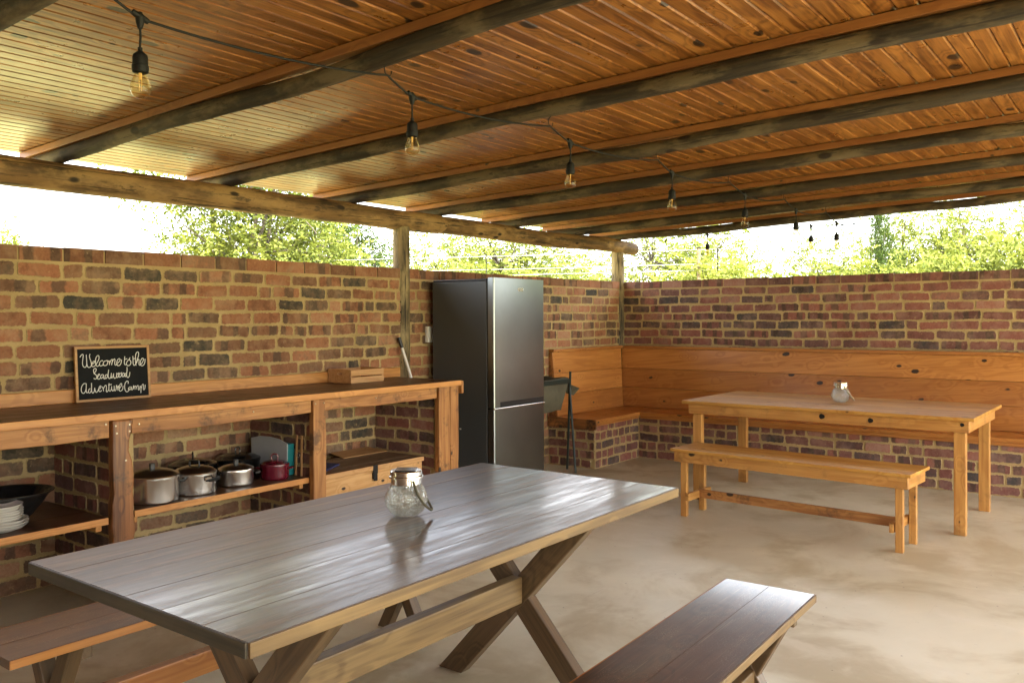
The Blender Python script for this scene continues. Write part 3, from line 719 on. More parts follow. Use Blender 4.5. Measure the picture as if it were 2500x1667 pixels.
# ------------------------------------------------------------------ jars
def jar(label, x, y, z, sc_, rz, rope_mat, style):
    t = thing('glass_jar', label, 'jar', (x, y, z), rz, 'crackle glass jar lanterns on the tables')
    k = sc_
    prof = [(.0, .002), (.024, .001), (.040, .004), (.057, .017), (.068, .036), (.072, .054), (.069, .073), (.060, .092), (.050, .106), (.047, .114), (.047, .124)]
    outer = [(r * k, zz * k) for r, zz in prof]; inner = [(max(r - .0022, 0) * k, (zz + (.003 if i < 4 else 0)) * k) for i, (r, zz) in enumerate(prof)][::-1]
    mb = MB(); mb.lathe(outer + inner, 48); g = mb.build('glass_body', 'jar', t, smooth=True, ang=80)
    mb = MB(); mb.lathe([(a * k, b * k) for a, b in ((.0485, .108), (.0505, .108), (.0505, .126), (.057, .128), (.057, .134), (.053, .136), (.053, .149), (.050, .152), (0.0, .152))], 40); mb.build('lid', 'chrome', t, smooth=True, ang=30)
    if style: 
        mb = MB(); mb.box(-.034 * k, -.034 * k, .1525 * k, .034 * k, .034 * k, .155 * k); mb.build('lid_panel', 'panel', t)
    mb = MB(); pts = []
    for i in range(21):
        a = math.pi * i / 20
        if style: X = .056 * math.cos(a); D = .035 * math.sin(a) + .02 * math.sin(a) ** 2; Zz = .125 - .105 * math.sin(a) ** .8
        else: X = .056 * math.cos(a); D = .085 * math.sin(a); Zz = .125 - .11 * math.sin(a) ** .85
        pts.append(((.015 + D) * k if not style else (.018 + D * 1.0 + .012) * k, X * k, Zz * k))
    mb.tube(pts, .0042 * k, 8); mb.build('handle', rope_mat, t, smooth=True)
    for s_ in (-1, 1):
        mb = MB(); mb.tube([(.015 * k, s_ * .052 * k, .117 * k), (.018 * k, s_ * .060 * k, .121 * k), (.015 * k, s_ * .052 * k, .130 * k)], .0013, 6)
        mb.build('wire_clip', 'iron', t, smooth=True)
    return t
jar('crackle glass jar with square panel lid on the dark trestle table', -6.27, -2.755, .7705, 1.0, R(-53), 'canvas', True)
jar('small crackle glass jar with fallen rope handle on the far golden table', -1.64, -2.83, .7755, .98, R(-62), 'rope', False)

# ------------------------------------------------------------------ string lights
def bulb_parts(t, x, y, z, sz=1.0):
    """connector at z, cord, socket and bulb below"""
    mb = MB()
    mb.tube([(x - .022, y, z + .014), (x - .008, y, z + .008), (x, y, z + .004), (x + .010, y, z + .002), (x + .024, y, z - .002)], [.0085, .0095, .013, .0095, .008], 10)
    mb.tube([(x, y, z + .004), (x, y, z - .012), (x, y, z - .028)], [.013, .011, .0065], 10)
    mb.tube([(x, y, z + .002), (x + .001, y, z + .018)], [.010, .006], 8)
    mb.build('connector', 'rubber', t, smooth=True, ang=50)
    dx = rnd.uniform(-.004, .004)
    mb = MB(); mb.tube([(x, y, z - .026), (x + .003 + dx, y, z - .05), (x + dx * .5, y, z - .085)], .0032, 8); mb.build('drop_cord', 'rubber', t, smooth=True)
    zs = z - .082
    mb = MB(); mb.lathe([(0, .002), (.0065, .002), (.0065, -.007), (.012, -.012), (.0185, -.018), (.0205, -.026), (.0205, -.046), (.0225, -.048), (.0225, -.056), (.021, -.066), (.017, -.068), (0, -.068)], 20, (x, y, zs)); so = mb.build('socket', 'rubber', t, smooth=True, ang=40)
    zb = zs - .062
    prof = [(.0135, .004), (.0135, -.004), (.017, -.014), (.022, -.026), (.0262, -.038), (.0278, -.048), (.0262, -.058), (.021, -.067), (.013, -.0735), (.006, -.076), (.0005, -.0765)]
    mb = MB(); mb.lathe(prof, 24, (x, y, zb)); b = mb.build('light_bulb', 'bulb', t, smooth=True, ang=180)
    mb = MB()
    for s_ in (-1, 1): mb.tube([(x + s_ * .004, y, zb - .002), (x + s_ * .005, y + s_ * .002, zb - .03), (x + s_ * .003, y, zb - .055)], .0009, 5)
    mb.tube([(x, y, zb), (x, y, zb - .024)], [.004, .0025], 6)
    mb.build('filament', 'filament', b, smooth=True)
sl = thing('string_light', 'black festoon cable with clear bulbs hooked under the rafters across the room', 'string lights', (0, 0, 0))
TX_ = [(-8.13, 2.255), (-7.046, 2.255), (-5.966, 2.259), (-4.877, 2.262), (-3.80, 2.259), (-2.70, 2.256), (-1.66, 2.252), (-.60, 2.246)]
HKX = [x - .005 for x in XJ[1:9]]
path = [(-9.2, -2.5, 2.30)]
def span(a, b, sag, n=10): return [(a[0] + (b[0] - a[0]) * i / n, a[1] + (b[1] - a[1]) * i / n, a[2] + (b[2] - a[2]) * i / n - sag * 4 * (i / n) * (1 - i / n)) for i in range(1, n + 1)]
seq = []
hz = zj(-2.5) - .043
for i, (tx, tz) in enumerate(TX_):
    hx = XJ[i + 1] - .005
    if hx > tx: hx = tx - .12
    seq.append((hx, hz, 0)); seq.append((tx, tz, 1))
seq.append((.02, 2.30, 0))
cur = (-9.2, -2.5, hz); path = [cur]
for i, (x, z, kd) in enumerate(seq):
    nx = (x, -2.5, z); path += span(cur, nx, .002 if kd else .022, 10); cur = nx
mb = MB(); mb.tube(path, .0042, 8); mb.build('cable', 'rubber', sl, smooth=True)
for tx, tz in TX_: bulb_parts(sl, tx, -2.5, tz)
s2 = thing('string_light', 'short festoon cable with two bulbs strung above the right brick wall', 'string lights', (0, 0, 0))
mb = MB(); p2 = [(.0, -2.53, 2.298)]
for a, b, sg in ((p2[0], (0, -2.085, 2.301), .004), ((0, -2.085, 2.301), (0, -1.016, 2.282), .012), ((0, -1.016, 2.282), (0, -.60, 2.285), .008), ((0, -.60, 2.285), (0, -.55, 2.262), 0)): p2 += span(a, b, sg, 8)
mb.tube(p2, .0042, 8); mb.build('cable', 'rubber', s2, smooth=True)
mb = MB(); mb.tube([(0, -.55, 2.265), (0, -.53, 2.235)], [.005, .010], 8); mb.build('plug', 'rubber', s2, smooth=True)
bulb_parts(s2, 0, -2.085, 2.298); bulb_parts(s2, 0, -1.016, 2.28)

# ------------------------------------------------------------------ fridge
fr = thing('fridge', 'tall brushed steel fridge freezer with dark grey side by the wall', 'fridge', (-2.9, -.4, 0))
def F(x, y): return (x + 2.9, y + .4)
x0, x1, yb, yf = -3.215, -2.55, -.085, -.645
a = F(x0, yb); b = F(x1, yf)
mb = MB(); mb.box(a[0], b[1], .03, b[0], a[1], 1.712); mb.build('cabinet', 'fridge', fr, bevel=.006)
mb = MB(); mb.box(a[0] - .001, b[1] - .002, 1.7125, b[0] + .001, a[1] - .01, 1.728); mb.build('top_cover', 'fridgedk', fr, bevel=.004)
mb = MB(); mb.box(a[0] + .008, b[1] - .014, .05, b[0] - .008, b[1] - .0002, 1.72); mb.build('door_seal', 'fridgedk', fr)
for z0_, z1_, nm in ((.735, 1.735, 'upper_door'), (.055, .722, 'lower_door')):
    mb = MB(); A = (a[0] - .001, b[1] - .072); B = (b[0] + .001, b[1] - .0145)
    r_ = .012; pol = [(A[0], B[1]), (A[0], A[1] + r_)] + [(A[0] + r_ - r_ * math.cos(t), A[1] + r_ - r_ * math.sin(t)) for t in [k * math.pi / 12 for k in range(1, 6)]] + [(A[0] + r_, A[1]), (B[0] - r_, A[1])] + [(B[0] - r_ + r_ * math.sin(t), A[1] + r_ - r_ * math.cos(t)) for t in [k * math.pi / 12 for k in range(1, 6)]] + [(B[0], A[1] + r_), (B[0], B[1])]
    mb.prism(pol, z0_, z1_); d = mb.build(nm, 'steel', fr, smooth=True, ang=30)
    if nm == 'upper_door':
        mb = MB(); mb.box(A[0] + .075, A[1] - .0012, .737, B[0] - .012, A[1] + .02, .778); mb.build('handle_recess', 'fridgedk', d)
        mb = MB(); mb.box(A[0] + .004, A[1] - .006, .7235, B[0] - .004, A[1] + .03, .7335); mb.build('handle_trim', 'chrome', d, bevel=.002)
        # small raised oval badge with tiny letters
        cx, cz = -2.872 + 2.9, 1.65; mb = MB(); m4 = Matrix.Translation((cx, A[1], cz)) @ Matrix.Rotation(R(90), 4, 'X')
        pol = [(-.042, 0), (-.030, .014), (.030, .014), (.042, 0), (.030, -.014), (-.030, -.014)]
        mb.prism(pol, -.001, .0018, 0, m4); bd = mb.build('badge', 'chrome', d, bevel=.001)
        mb = MB(); y_ = A[1] - .0019
        def st(x0_, z0__, x1_, z1__): mb.tube([(cx + x0_, y_, cz + z0__), (cx + x1_, y_, cz + z1__)], .0011, 4)
        st(-.024, -.007, -.024, .007); st(-.024, .007, -.017, .003); st(-.017, .003, -.017, -.003); st(-.017, -.003, -.024, -.007)
        st(-.010, -.007, -.010, .007); st(-.010, .007, -.003, .007); st(-.010, 0, -.004, 0); st(-.010, -.007, -.003, -.007)
        st(.004, -.007, .004, .007); st(.004, .007, .011, .007); st(.004, 0, .010, 0)
        st(.017, .007, .021, 0); st(.025, .007, .021, 0); st(.021, 0, .021, -.007)
        mb.build('badge_lettering', 'fridgedk', d)
mb = MB(); mb.box(a[0] - .004, a[1] - .30, .55, a[0] - .0004, a[1] - .285, .56); mb.build('rating_sticker', 'whiteplas', fr)
for xx in (a[0] + .06, b[0] - .06):
    for yy in (a[1] - .06, b[1] + .06):
        mb = MB(); mb.lathe([(0, 0), (.02, 0), (.02, .03), (0, .03)], 12, (xx, yy, 0)); mb.build('levelling_foot', 'fridgedk', fr)

sb = thing('switch_box', 'white electrical box on the brick wall beside the fridge', 'switch box', (-3.17, -.004, 1.295))
mb = MB(); mb.box(-.05, -.034, -.065, .05, 0, .065); mb.build('box_body', 'whiteplas', sb, bevel=.006)
mb = MB(); mb.box(-.036, -.038, -.05, .036, -.0345, .05); mb.build('cover_plate', 'whiteplas', sb, bevel=.002)

# broom handle leaning behind the counter
d = Vector((-3.539, -.03, 1.268)) - Vector((-3.482, -.1, .967)); p_top = Vector((-3.539, -.03, 1.268)) + d * .03
p_bot = Vector((-3.482, -.1, .967)) - d * ((.967 - .045) / d.z)
br = thing('broom', 'broom with white pole and black grip leaning in the gap beside the fridge', 'broom', (p_bot.x, p_bot.y, 0))
def BR(p): return tuple(Vector(p) - Vector((p_bot.x, p_bot.y, 0)))
g0 = p_top - d * .27
mb = MB(); mb.tube([BR(p_bot), BR(g0)], .0115, 14); mb.build('pole', 'whiteplas', br, smooth=True)
mb = MB(); mb.tube([BR(g0), BR(g0 + (p_top - g0) * .1), BR(p_top)], [.0125, .014, .0145], 14); mb.build('grip', 'bake', br, smooth=True, ang=60)
mb = MB(); mb.box(-.11, -.02, .03, .11, .02, .065); mb.build('broom_head', 'bake', br, bevel=.005)
mb = MB()
for i in range(40):
    for j in (-1, 0, 1): xx = -.105 + .21 * i / 39; mb.tube([(xx, j * .012, .031), (xx * 1.08, j * .022, .001)], .0022, 4)
mb.build('bristles', 'bake', br)['kind'] = 'stuff'

# ------------------------------------------------------------------ green folding canvas wash stand
ws = thing('wash_stand', 'dark green folding stand carrying an olive canvas basin beside the fridge', 'wash stand', (-1.95, -.4, 0))
def G(p): return (p[0] + 1.95, p[1] + .4, p[2])
mb = MB()
for (f_, t_) in (((-1.604, -.317, .0), (-1.67, -.40, .925)), ((-1.723, -.487, .0), (-1.655, -.375, .86))):
    mb = MB(); mb.tube([G(f_), G(t_)], .011, 10); mb.build('leg', 'greenm', ws, smooth=True)
for (f_, t_) in (((-2.20, -.10, .0), (-2.32, -.22, .90)), ((-2.34, -.30, .0), (-2.28, -.14, .86))):
    mb = MB(); mb.tube([G(f_), G(t_)], .011, 10); mb.build('leg', 'greenm', ws, smooth=True)
beam('rim_bar', (-1.655, -.387, .838), (-2.32, -.40, .838), .014, .042, 'greenm', ws, bevel=.002)
beam('rim_bar', (-1.655, -.08, .838), (-2.32, -.08, .838), .014, .042, 'greenm', ws, bevel=.002)
mb = MB(); ring = []
rim = [(-1.675, -.378), (-1.675, -.09), (-2.30, -.09), (-2.30, -.378)]
low = [(-1.76, -.345), (-1.76, -.12), (-2.22, -.12), (-2.22, -.345)]
vs = []; N_ = 8; lv = [(0, .868), (.15, .83), (.45, .74), (.75, .63), (.95, .575), (1, .57)]
cols = []
for t_, z_ in lv:
    for e in range(4):
        A_ = rim[e]; B_ = rim[(e + 1) % 4]; C_ = low[e]; D_ = low[(e + 1) % 4]
        for i in range(N_):
            f_ = i / N_; q = (A_[0] + (B_[0] - A_[0]) * f_, A_[1] + (B_[1] - A_[1]) * f_); w_ = (C_[0] + (D_[0] - C_[0]) * f_, C_[1] + (D_[1] - C_[1]) * f_)
            tt = t_ ** 1.6; bl = .022 * math.sin(math.pi * f_) * math.sin(math.pi * min(t_, .9)) + .008 * math.sin(f_ * 19 + t_ * 7)
            x_ = q[0] + (w_[0] - q[0]) * tt; y_ = q[1] + (w_[1] - q[1]) * tt
            cxm, cym = -1.99, -.235; dx, dy = x_ - cxm, y_ - cym; ln = math.hypot(dx, dy)
            vs.append(G((x_ + dx / ln * bl, y_ + dy / ln * bl, z_ + .006 * math.sin(f_ * 9))))
n = 4 * N_; fs = [(r_ * n + i, r_ * n + (i + 1) % n, (r_ + 1) * n + (i + 1) % n, (r_ + 1) * n + i) for r_ in range(len(lv) - 1) for i in range(n)]
fs.append(tuple(range((len(lv) - 1) * n, len(lv) * n))); mb.add(vs, fs); cb = mb.build('canvas_basin', 'canvas', ws, smooth=True, ang=60)
so = cb.modifiers.new('thick', 'SOLIDIFY'); so.thickness = .003
mb = MB(); m4 = Matrix.Identity(4)
mb.add([G((-1.655, -.30, .83)), G((-1.61, -.36, .80)), G((-1.575, -.44, .765)), G((-1.62, -.40, .70)), G((-1.665, -.35, .72))], [(0, 1, 2, 3, 4)]); fp = mb.build('canvas_flap', 'canvas', ws); q = fp.modifiers.new('t', 'SOLIDIFY'); q.thickness = .004

# ------------------------------------------------------------------ chalkboard (leaning on the splash)
A_ = Vector((-6.052, -.062, .9735)); B_ = Vector((-5.628, -.088, .9735)); T_ = Vector((-6.085, -.036, 1.275))
xb = (B_ - A_).normalized(); wv = (B_ - A_).length; up_ = (T_ - A_); up_ -= xb * up_.dot(xb) * .0; hb = .305
cb = thing('chalkboard', 'black chalkboard in a pale wood frame with white handwriting, leaning on the wall', 'chalkboard', A_)
yb_ = up_.normalized(); yb_ = (yb_ - xb * yb_.dot(xb)).normalized(); nb = xb.cross(yb_).normalized()
BMx = Matrix((xb, yb_, nb)).transposed().to_4x4(); wv = .418
def bp(name, mb, mat, parent, **kw):
    o = mb.build(name, mat, parent, **kw)
    o.matrix_local = BMx
    return o
mb = MB(); mb.box(.008, .008, -.004, wv - .008, hb - .008, .004); slate = bp('slate', mb, 'slate', cb)
fw_ = .0145
for (xa, ya, xb2, yb2) in ((0, 0, wv, fw_), (0, hb - fw_, wv, hb), (0, fw_ + .0003, fw_, hb - fw_ - .0003), (wv - fw_, fw_ + .0003, wv, hb - fw_ - .0003)):
    mb = MB(); mb.box(xa, ya, -.008, xb2, yb2, .008); bp('frame', mb, 'frame', cb, bevel=.002)
STR = """335,402 350,365 380,335 400,360 402,430 405,520 425,590 460,622 490,610 500,560 488,470 462,345
462,345 480,440 500,540 525,605 560,625 590,610 603,570 585,500 548,420 535,375 540,328
600,560 640,540 668,505 660,485 630,500 608,550 615,595 650,608 690,580 730,500 750,430 735,370 705,370 680,420 683,500 700,570 740,602 775,570
848,490 820,475 785,500 775,550 795,590 830,588 865,560
920,480 880,490 858,530 865,570 900,588 940,570 955,520 945,480 920,475 960,490 985,500
970,475 990,500 998,560 1000,572
1000,530 1020,470 1045,450 1052,480 1048,575
1052,520 1070,465 1095,440 1110,470 1112,530 1125,570 1150,575 1165,545 1210,500 1225,460 1205,435 1175,450 1158,500 1165,560 1200,590 1240,570 1258,520 1255,455
1320,385 1325,460 1330,530 1350,568 1380,560
1318,458 1350,445 1385,440
1445,412 1430,450 1395,490 1378,540 1400,580 1440,588 1475,560 1480,510 1450,470 1425,450
1505,380 1520,450 1535,540 1560,582 1590,560 1615,470 1635,380 1630,310 1600,290 1570,330 1570,420 1590,520 1612,588
1515,440 1550,435 1590,430
1612,540 1630,470 1655,450 1668,500 1675,560 1695,580 1715,560 1750,520 1765,460 1745,425 1715,450 1700,510 1712,570 1750,592 1790,570 1808,510 1800,440
690,770 670,720 665,670 695,645 720,670 715,710 690,760 725,785 755,830 748,872 715,880 690,860
745,865 800,800 810,775 785,775 768,820 780,875 815,880 845,850
890,785 850,790 838,840 860,868 890,840 900,790 900,840 925,878 945,860
985,790 950,790 935,840 955,870 985,840 995,760 995,675
995,760 1005,830 1035,872 1062,850 1068,800 1065,750
1068,800 1085,860 1110,830 1118,760 1125,820 1150,865 1190,845 1195,790 1178,750
1215,757 1190,790 1195,840 1225,845 1240,800 1220,755 1250,750
1270,750 1245,790 1255,835 1285,835 1300,790 1285,750 1310,745
1350,745 1320,770 1320,820 1345,830 1370,790 1355,750
1400,750 1378,790 1388,830 1410,800 1415,700 1403,620
1412,750 1425,820 1460,850 1485,810 1485,730
545,985 500,980 465,1020 450,1090 465,1160 500,1195 535,1180 555,1110 550,1030 545,985 555,1080 565,1150 585,1185 615,1165
650,1090 620,1110 615,1160 640,1190 665,1160 672,1090 655,970
672,1090 685,1160 715,1190 740,1150 738,1075
738,1075 755,1130 785,1175 815,1150 830,1100 865,1085 875,1045 855,1035 832,1080 840,1140 870,1160 900,1130
905,1050 930,1100 945,1150
935,1090 960,1030 985,1025 1000,1080 1005,1150 1030,1160 1050,1120
1045,975 1050,1050 1060,1120 1090,1150 1112,1110 1110,1040
1030,1012 1070,1005 1108,1000
1110,1040 1120,1100 1150,1145 1175,1110 1165,1030
1175,1090 1195,1140 1220,1110 1215,1020 1240,1060 1270,1135
1248,1075 1262,1025
1262,1025 1285,1090 1320,1050 1335,1000 1315,980 1290,1020 1285,1090 1305,1140 1340,1140 1370,1100 1368,1030
1480,985 1475,940 1445,928 1415,960 1405,1020 1420,1100 1450,1150 1485,1160 1515,1130 1520,1085
1562,1055 1520,1060 1500,1090 1520,1120 1555,1100 1570,1050 1570,1100 1595,1115 1612,1060 1610,1020
1610,1020 1628,1060 1635,1110
1630,1070 1655,1030 1675,1060 1680,1110
1680,1070 1710,1020 1728,1050 1735,1110 1760,1110 1768,1030
1768,1030 1790,1060 1800,1120 1808,1185
1800,1080 1815,1010 1835,995 1850,1030 1850,1090 1870,1115 1888,1080 1885,1005"""
# bilinear inverse of the board quad
Q = [(248, 225), (1800, 190), (2003, 1228), (435, 1345)]
def inv(px, py):
    u = v = .5
    for _ in range(12):
        a0 = [Q[0][k] + (Q[1][k] - Q[0][k]) * u for k in (0, 1)]; a1 = [Q[3][k] + (Q[2][k] - Q[3][k]) * u for k in (0, 1)]
        fx = a0[0] + (a1[0] - a0[0]) * v - px; fy = a0[1] + (a1[1] - a0[1]) * v - py
        dux = (Q[1][0] - Q[0][0]) * (1 - v) + (Q[2][0] - Q[3][0]) * v; duy = (Q[1][1] - Q[0][1]) * (1 - v) + (Q[2][1] - Q[3][1]) * v
        dvx = a1[0] - a0[0]; dvy = a1[1] - a0[1]; det = dux * dvy - dvx * duy
        u -= (fx * dvy - dvx * fy) / det; v -= (dux * fy - fx * duy) / det
    return u, v
mb = MB(); iw, ih = wv - 2 * fw_, hb - 2 * fw_
for li, line in enumerate(STR.split('\n')):
    P_ = [inv(*map(float, w_.split(','))) for w_ in line.split()]
    P_ = [(fw_ + u * iw, fw_ + (1 - v) * ih) for u, v in P_]
    out = []
    for i in range(len(P_) - 1):
        p0 = P_[max(i - 1, 0)]; p1 = P_[i]; p2_ = P_[i + 1]; p3 = P_[min(i + 2, len(P_) - 1)]
        for k in range(5):
            t = k / 5; out.append(tuple(.5 * (2 * p1[c] + (-p0[c] + p2_[c]) * t + (2 * p0[c] - 5 * p1[c] + 4 * p2_[c] - p3[c]) * t * t + (-p0[c] + 3 * p1[c] - 3 * p2_[c] + p3[c]) * t ** 3) for c in (0, 1)))
    out.append(P_[-1]); hw_ = .0021
    vs = []; k = len(out)
    for i in range(k):
        a_ = out[max(i - 1, 0)]; b_ = out[min(i + 1, k - 1)]; dx, dy = b_[0] - a_[0], b_[1] - a_[1]; l_ = math.hypot(dx, dy) or 1
        nx_, ny_ = -dy / l_ * hw_, dx / l_ * hw_; zz = .0045 + .00004 * li
        vs += [(out[i][0] + nx_, out[i][1] + ny_, zz), (out[i][0] - nx_, out[i][1] - ny_, zz)]
    mb.add(vs, [(2 * i, 2 * i + 2, 2 * i + 3, 2 * i + 1) for i in range(k - 1)])
wr = mb.build('handwriting', 'chalk', slate)

# ------------------------------------------------------------------ small crate on the counter
cr = thing('wooden_crate', 'small pale slatted crate on the counter near the fridge', 'crate', (-4.11, -.162, .9725))
cw, cd, chh = .158, .112, .098
for s_ in (-1, 1):
    mb = MB(); hp = [(.03 * math.cos(t) * (1.0), .012 * math.sin(t)) for t in [k * math.pi / 8 for k in range(16)]]
    # end board with a slot: outer rectangle bridged to slot
    oy, oz0, oz1 = cd - .001, 0, chh
    outer = [(-oy, oz0), (oy, oz0), (oy, oz1), (-oy, oz1)]
    x_a, x_b = s_ * (cw - .012), s_ * (cw)
    bm_pts = [(a_[0], a_[1] + .066) for a_ in hp]
    seg = []
    # split into 4 quads regions around slot using ring
    ringo = []
    for k in range(16):
        t = k * math.pi / 8; cx_, cy_ = math.cos(t), math.sin(t); m_ = max(abs(cx_) / (oy - .0), abs(cy_) / .048)
        X = cx_ / m_; Y = cy_ / m_; Y = Y * (1.0 if Y > 0 else 1.0)
        Yz = .066 + (Y / .048) * ((chh - .066) if Y > 0 else .066)
        ringo.append((X, Yz))
    vs = [(x_a, p[0], p[1]) for p in ringo] + [(x_a, p[0], p[1]) for p in bm_pts] + [(x_b, p[0], p[1]) for p in ringo] + [(x_b, p[0], p[1]) for p in bm_pts]
    fs = []
    for i in range(16):
        j = (i + 1) % 16
        fs += [(i, j, 16 + j, 16 + i), (32 + i, 48 + i, 48 + j, 32 + j), (16 + i, 16 + j, 48 + j, 48 + i), (i, 32 + i, 32 + j, j)]
    mb.add(vs, fs); mb.build('end_panel', 'palem', cr)
for s_ in (-1, 1):
    for zz in (.022, .073): beam('slat', PM(cr) @ Vector((-cw, s_ * (cd + .0035), zz)), PM(cr) @ Vector((cw, s_ * (cd + .0035), zz)), .007, .042, 'palem', cr, bevel=.001, wav=(.0015, 0))
mb = MB(); mb.box(-cw + .013, -cd, .002, cw - .013, cd, .009); mb.build('bottom_panel', 'palem', cr)

# ------------------------------------------------------------------ shelf contents
def pot(name, label, x, y, z, r, h, mat, lidmat, knob, rz=0, domeh=.03, handles='bake', group='cooking pots on the shelf', hz_=None):
    t = thing(name, label, 'pot', (x, y, z + .001), rz, group)
    mb = MB(); mb.lathe([(0, 0), (r * .93, 0), (r * .985, .006), (r, .016), (r, h - .012), (r * 1.025, h - .006), (r * 1.025, h), (r * .97, h), (r * .97, .01), (0, .006)], 48); mb.build('pot_body', mat, t, smooth=True, ang=35)
    mb = MB(); mb.lathe([(r * 1.03, h + .001), (r * 1.035, h + .006), (r * 1.0, h + .012), (r * .96, h + .012), (r * .8, h + .012 + domeh * .45), (r * .5, h + .012 + domeh * .8), (r * .2, h + .012 + domeh), (0, h + .012 + domeh)], 48); ld = mb.build('lid', lidmat, t, smooth=True, ang=40)
    zt = h + .012 + domeh
    mb = MB()
    if knob == 'loop': mb.tube([(.0 + .020 * math.cos(a), 0, zt + .014 + .020 * math.sin(a)) for a in [k * math.pi / 8 - .6 for k in range(14)]], .0045, 8); km = mat if mat != 'alu' else 'bake'
    elif knob == 'bar':
        mb.tube([(-.035, 0, zt - .003), (-.032, 0, zt + .022), (.032, 0, zt + .022), (.035, 0, zt - .003)], .0055, 8); km = 'bake'
    else: mb.box(-.012, -.012, zt - .004, .012, .012, zt + .026); km = 'bake'
    mb.build('lid_knob', km, ld, smooth=knob != 'block', bevel=.003 if knob == 'block' else 0)
    zh = hz_ or h * .72
    for s_ in (-1, 1):
        mb = MB(); e = r + .002
        if handles == 'bake':
            mb.tube([(s_ * e * .99, -.038, zh), (s_ * (e + .022), -.036, zh + .004), (s_ * (e + .03), 0, zh + .005), (s_ * (e + .022), .036, zh + .004), (s_ * e * .99, .038, zh)], [.005, .0085, .0095, .0085, .005], 8)
            mb.build('side_handle', 'bake', t, smooth=True)
        else:
            mb.tube([(s_ * e * .98, -.028, zh), (s_ * (e + .02), -.022, zh + .006), (s_ * (e + .026), 0, zh + .008), (s_ * (e + .02), .022, zh + .006), (s_ * e * .98, .028, zh)], .0045, 8)
            mb.build('side_handle', handles, t, smooth=True)
    return t
SZ = .46
pot('cooking_pot', 'largest aluminium pot at the left end of the middle shelf', -5.857, -.482, SZ, .133, .132, 'alu', 'alutop', 'block', R(-15))
pot('cooking_pot', 'middle sized aluminium pot with side handle facing the room', -5.602, -.474, SZ, .115, .112, 'alu', 'alutop', 'bar', R(-75))
pot('cooking_pot', 'smallest aluminium pot beside the red one', -5.328, -.465, SZ, .100, .088, 'alu', 'alutop', 'block', R(-20), domeh=.022)
pot('cooking_pot', 'wine red enamel pot with a loop knob at the right of the shelf', -5.068, -.482, SZ, .084, .082, 'enamelr', 'enamelr', 'loop', R(-40), domeh=.02, handles='enamelr')
pot('cooking_pot', 'black enamel pot behind the two larger aluminium pots', -5.42, -.17, SZ, .135, .098, 'enamelk', 'enamelk', 'loop', R(60), handles='enamelk')
pot('cooking_pot', 'wide black enamel pot behind the smallest aluminium pot', -5.11, -.17, SZ, .135, .092, 'enamelk', 'enamelk', 'loop', R(10), handles='enamelk')
# binder / board standing against the partition
fo = thing('file_box', 'pale blue file box with teal sides standing behind the red pot', 'file box', (-4.96, -.30, SZ + .001))
mb = MB(); pol = [(-.175, 0), (.175, 0), (.182, .205), (.10, .222), (0, .226), (-.10, .218), (-.178, .196)]
m4 = Matrix(((0, 0, 1, 0), (1, 0, 0, 0), (0, 1, 0, 0), (0, 0, 0, 1)))
mb.prism(pol, -.012, -.006, 0, m4); mb.build('front_board', 'paper', fo)
mb = MB(); mb.box(-.0055, -.17, 0, .045, -.162, .19); mb.box(-.0055, .162, 0, .045, .17, .19); mb.box(.046, -.17, 0, .05, .17, .19); mb.build('side_panels', 'teal', fo)
es = thing('folding_easel', 'two thin pale wooden sticks of a folded easel behind the file box', 'easel', (-4.925, -.52, SZ + .001))
for yy, tl in ((.02, 0), (-.035, .01)):
    beam('stick', PM(es) @ Vector((0, yy, 0)), PM(es) @ Vector((.012, yy + tl, .245)), .01, .012, 'palem', es, up=(0, 1, 0), bevel=.001)
mb = MB(); mb.tube([(.0 + .0, -.008 + .012 * math.cos(a), .125 + .012 * math.sin(a)) for a in [k * math.pi / 6 for k in range(13)]], .0016, 6); mb.build('ring', 'chrome', es, smooth=True)
# black bowl and plates on the left shelf
bw = thing('serving_bowl', 'wide black glossy metal bowl on the left shelf behind the plates', 'bowl', (-6.50, -.33, SZ + .001))
mb = MB(); pr = [(0, .002), (.07, 0), (.078, .004), (.10, .025), (.14, .075), (.168, .118), (.185, .134), (.192, .135), (.192, .138), (.183, .139), (.165, .124), (.136, .08), (.097, .031), (.07, .008), (0, .006)]
mb.lathe(pr, 56); mb.build('bowl_body', 'enamelk', bw, smooth=True, ang=60)
zz = SZ + .001
for i in range(9):
    dx = rnd.uniform(-.004, .004) + (.012 if i < 3 else 0); big = .108 if i < 3 else .098
    hgt = .03
    mb = MB(); f_ = big
    mb.lathe([(0, .001), (f_ * .5, 0), (f_ * .55, .004), (f_ * .8, .012), (f_ * .98, hgt * .93), (f_, hgt), (f_ * .97, hgt), (f_ * .78, .016), (f_ * .5, .007), (0, .006)], 44)
    o = mb.build('plate', 'white', None, smooth=True, ang=40); o.location = (-6.63 + dx, -.53 + rnd.uniform(-.004, .004), zz)
    nm = ['lowest and widest plate of the white stack', 'second plate from the bottom of the white stack', 'third plate from the bottom, last of the wide ones', 'fourth plate from the bottom of the white stack', 'fifth plate, middle of the white stack', 'fourth plate from the top of the white stack', 'third plate from the top of the white stack', 'second plate from the top of the white stack', 'topmost white plate of the stack on the left shelf'][i]
    tag(o, nm, 'plate', 'stack of white plates on the left shelf'); zz += .0115 if i else .0135

